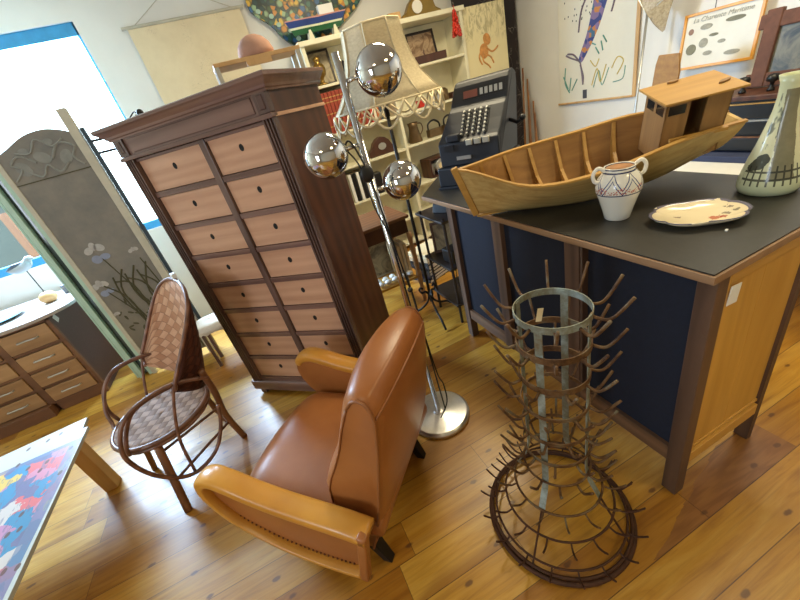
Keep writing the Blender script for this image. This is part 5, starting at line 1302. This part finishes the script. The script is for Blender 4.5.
# ---------------- etagere ----------------
et = thing('black_etagere', 'narrow dark three-tier stand beside the left end of the counter', 'shelf stand', (0, 0, 0))
for (x, y) in ((1.055, 2.09), (1.045, 2.41), (1.35, 2.17), (1.35, 2.45)): MB().tube([(x, y, 0), (x, y, .84)], .011, 8).build('post', 'espresso', et)
for z in (.17, .47, .82): MB().box((1.03, 2.07, z - .018), (1.37, 2.47, z)).build('shelf', 'espresso', et, bevel=.004)
tp = thing('black_telephone', 'black old telephone on the top tier of the dark stand', 'telephone', (1.15, 2.20, .821), .5)
MB().prism([(0, 0), (.16, 0), (.14, .06), (.10, .09), (.06, .09), (.02, .06)], (0, .12), lambda u, v, w: (u, w, v)).build('body', 'black', tp, bevel=.008)
MB().tube(cr([(-.01, .06, .08), (.02, .06, .12), (.08, .06, .13), (.14, .06, .12), (.17, .06, .08)], 4), .014, 8).build('handset', 'black', tp, smooth=True)
MB().prism([(.08 + .035 * math.cos(i * .5236), .045 + .035 * math.sin(i * .5236)) for i in range(12)], (-.008, 0), lambda u, v, w: (u, w, v)).build('dial', 'steel', tp)
frame_pic('framed_photograph', 'small framed photograph leaning on the middle tier of the dark stand', 'picture', .20, .24, .02, 'cab_dark', 'pic_grey', (1.10, 2.42, .472), (math.radians(-8), 0, -.5))
tag(MB().box((0, 0, 0), (.12, .13, .10)).build('black_camera_box', 'black', bevel=.01), 'black leather camera box on the middle tier of the dark stand', 'box', None, (1.09, 2.12, .472), .1)
for k in range(3):
    m_ = MB(); m_.tube(cr([(1.10 + .06 * k, 2.12, .452), (1.09 + .06 * k, 2.11, .36), (1.11 + .06 * k, 2.12, .26), (1.12 + .06 * k, 2.13, .19)], 4), .004, 6)
    tag(m_.build('hanging_cable', 'black', smooth=True), 'black cable dangling between the tiers of the dark stand', 'cable', 'cables dangling inside the dark stand')

# ---------------- side table, books ----------------
sd = thing('wooden_side_table', 'old wooden side table with drawer and turned legs by the bookshelf', 'table', (0, 0, 0))
MB().box((.60, 2.58, .77), (1.02, 3.05, .795)).build('table_top', 'dress_frame', sd, bevel=.004)
MB().box((.62, 2.61, .65), (1.0, 3.03, .77)).build('drawer_box', 'cab_side', sd, bevel=.003)
MB().box((.60, 2.60, .24), (1.02, 3.05, .262)).build('lower_shelf', 'oak_x', sd, bevel=.003)
for (x, y) in ((1.0, 2.61), (.62, 2.61), (1.0, 3.03), (.62, 3.03)):
    m_ = MB(); m_.lathe([(.014, 0), (.018, .06), (.022, .12), (.015, .16), (.022, .20), (.024, .28), (.016, .32), (.022, .36), (.018, .44), (.024, .50), (.016, .55), (.022, .60), (.022, .65)], 14, (x, y, 0)); m_.build('leg', 'dress_wood', sd, smooth=True)
frame_pic('small_landscape_picture', 'unframed-looking landscape picture standing on the side table lower shelf', 'picture', .30, .30, .012, 'cream_stile', 'pic_grey', (.64, 2.86, .263), (math.radians(-10), 0, 0))
random.seed(5)
for k in range(9):
    m_ = MB(); m_.ball((0, 0, 0), .024 + .004 * random.random(), 7); m_.v = [Vector((p.x * 1.2, p.y, p.z * .8)) for p in m_.v]
    tag(m_.build('seashell', 'ceramic', smooth=True), 'pale seashell in the pile on the side table lower shelf', 'seashell', 'seashells piled on the lower shelf', (.665 + .068 * (k % 5), 2.655 + .072 * (k // 5), .287), random.random() * 3)
for k in range(4):
    book('upright_book', .86 + k * .03, 2.68, .263, .026, .16, .30 - .02 * (k % 2), ('paper', 'bktan', 'bkcream', 'bktan')[k], ('pale', 'tan', 'cream', 'brownish')[k] + ' upright book on the side table lower shelf, number %d of four from the left' % (k + 1) if False else ('leftmost', 'second', 'third', 'rightmost')[k] + ' of four upright books on the side table lower shelf', None)
z = 0; nm = ['lowest', 'second lowest', 'third lowest', 'fourth', 'fifth', 'sixth', 'seventh', 'topmost']
for k in range(8):
    h_ = (.035, .03, .035, .03, .05, .03, .04, .03)[k]
    r = thing('large_flat_book', nm[k] + ' large book in the floor stack behind the iron lamp', 'book', (1.30 + .012 * (k % 3), 3.02, z), .35 + .06 * math.sin(k * 2.3), None)
    m_ = MB(); m_.box((-.17, -.13, 0), (.17, .13, .004)); m_.box((-.17, -.13, h_ - .004), (.17, .13, h_)); m_.box((-.17, -.13, .004), (-.166, .13, h_ - .004)); m_.build('cover', ('black', 'navy', 'black', 'register', 'black', 'black', 'bktan', 'paper')[k], r)
    MB().box((-.165, -.126, .004), (.166, .126, h_ - .004)).build('pages', 'white', r)
    z += h_ + .001

# ---------------- bottle drying rack ----------------
rk = thing('bottle_drying_rack', 'tall rusty galvanized bottle drying rack with rings of upturned prongs', 'bottle rack', (.603, .675, 0), (0, math.radians(1.0), 0))
levels = [(.985, .104, 10, .105, 1), (.88, .104, 9, .095, 1), (.765, .103, 9, .095, 1), (.65, .104, 9, .095, 0), (.54, .106, 10, .09, 0), (.44, .108, 10, .09, 0), (.34, .112, 12, .085, 0), (.23, .152, 14, .075, 0), (.145, .194, 16, .07, 0), (.055, .240, 18, .065, 0)]
for li, (z, r, np_, pl_, flat) in enumerate(levels):
    if li < 6:
        m_ = MB(); P_ = [Vector((r * math.cos(a), r * math.sin(a), z)) for a in [2 * math.pi * k / 48 for k in range(48)]]
        m_.band(P_, .003, .022 if li < 3 else .014, lambda i, P_=P_: ((P_[i].x / P_[i].xy.length, P_[i].y / P_[i].xy.length, 0), (0, 0, 1)), True)
        m_.build('ring', 'galv' if li < 1 else 'rust', rk)
    else:
        MB().tube([(r * math.cos(a), r * math.sin(a), z) for a in [2 * math.pi * k / 56 for k in range(56)]], .0042, 6, True).build('ring', 'rust' if li < 8 else 'rust_dark', rk, smooth=True)
    for k in range(np_):
        a = 2 * math.pi * (k + .37 * li) / np_ + .25; c, s2 = math.cos(a), math.sin(a)
        pts = cr([(r * c, r * s2, z - .006), ((r + pl_ * .30) * c, (r + pl_ * .30) * s2, z - .012), ((r + pl_ * .52) * c, (r + pl_ * .52) * s2, z + pl_ * .06), ((r + pl_ * .85) * c, (r + pl_ * .85) * s2, z + pl_ * .60)] if li < 7 else [(r * c, r * s2, z), ((r + pl_ * .35) * c, (r + pl_ * .35) * s2, z - .008), ((r + pl_ * .7) * c, (r + pl_ * .7) * s2, z + .008), ((r + pl_ * .95) * c, (r + pl_ * .95) * s2, z + pl_ * .4)], 3)
        MB().tube(pts, .0046 if li < 7 else .0036, 6).build('prong', 'rust' if li < 8 else 'rust_dark', rk, smooth=True)
MB().tube([(.264 * math.cos(a), .264 * math.sin(a), .012) for a in [2 * math.pi * k / 64 for k in range(64)]], .010, 8, True).build('base_ring', 'rust_dark', rk, smooth=True)
MB().tube([(.256 * math.cos(a), .256 * math.sin(a), .034) for a in [2 * math.pi * k / 64 for k in range(64)]], .006, 8, True).build('base_ring', 'rust_dark', rk, smooth=True)
for k in range(4):
    a = math.radians(206 + 90 * k); c, s2 = math.cos(a), math.sin(a); tg_ = Vector((-s2, c, 0))
    path = [(.100, .992), (.100, .60), (.101, .36), (.112, .30), (.148, .225)]
    P_ = [Vector((r * c, r * s2, z)) for r, z in path]
    m_ = MB(); m_.band(P_, .003, .022, lambda i: (Vector((c, s2, 0)), tg_), False) ; m_.build('upright_strap', 'galv', rk)
    m_ = MB(); m_.tube([(r * c, r * s2, z) for r, z in ((.148, .225), (.192, .14), (.238, .055), (.258, .02))], .004, 6); m_.build('stay_rod', 'rust_dark', rk)
tag(MB().box((0, 0, 0), (.018, .001, .045)).build('price_tag', 'paper'), 'small yellowish price tag hanging inside the top of the bottle rack', 'price tag', None, (.60, .72, .93), (0, .2, -.3))
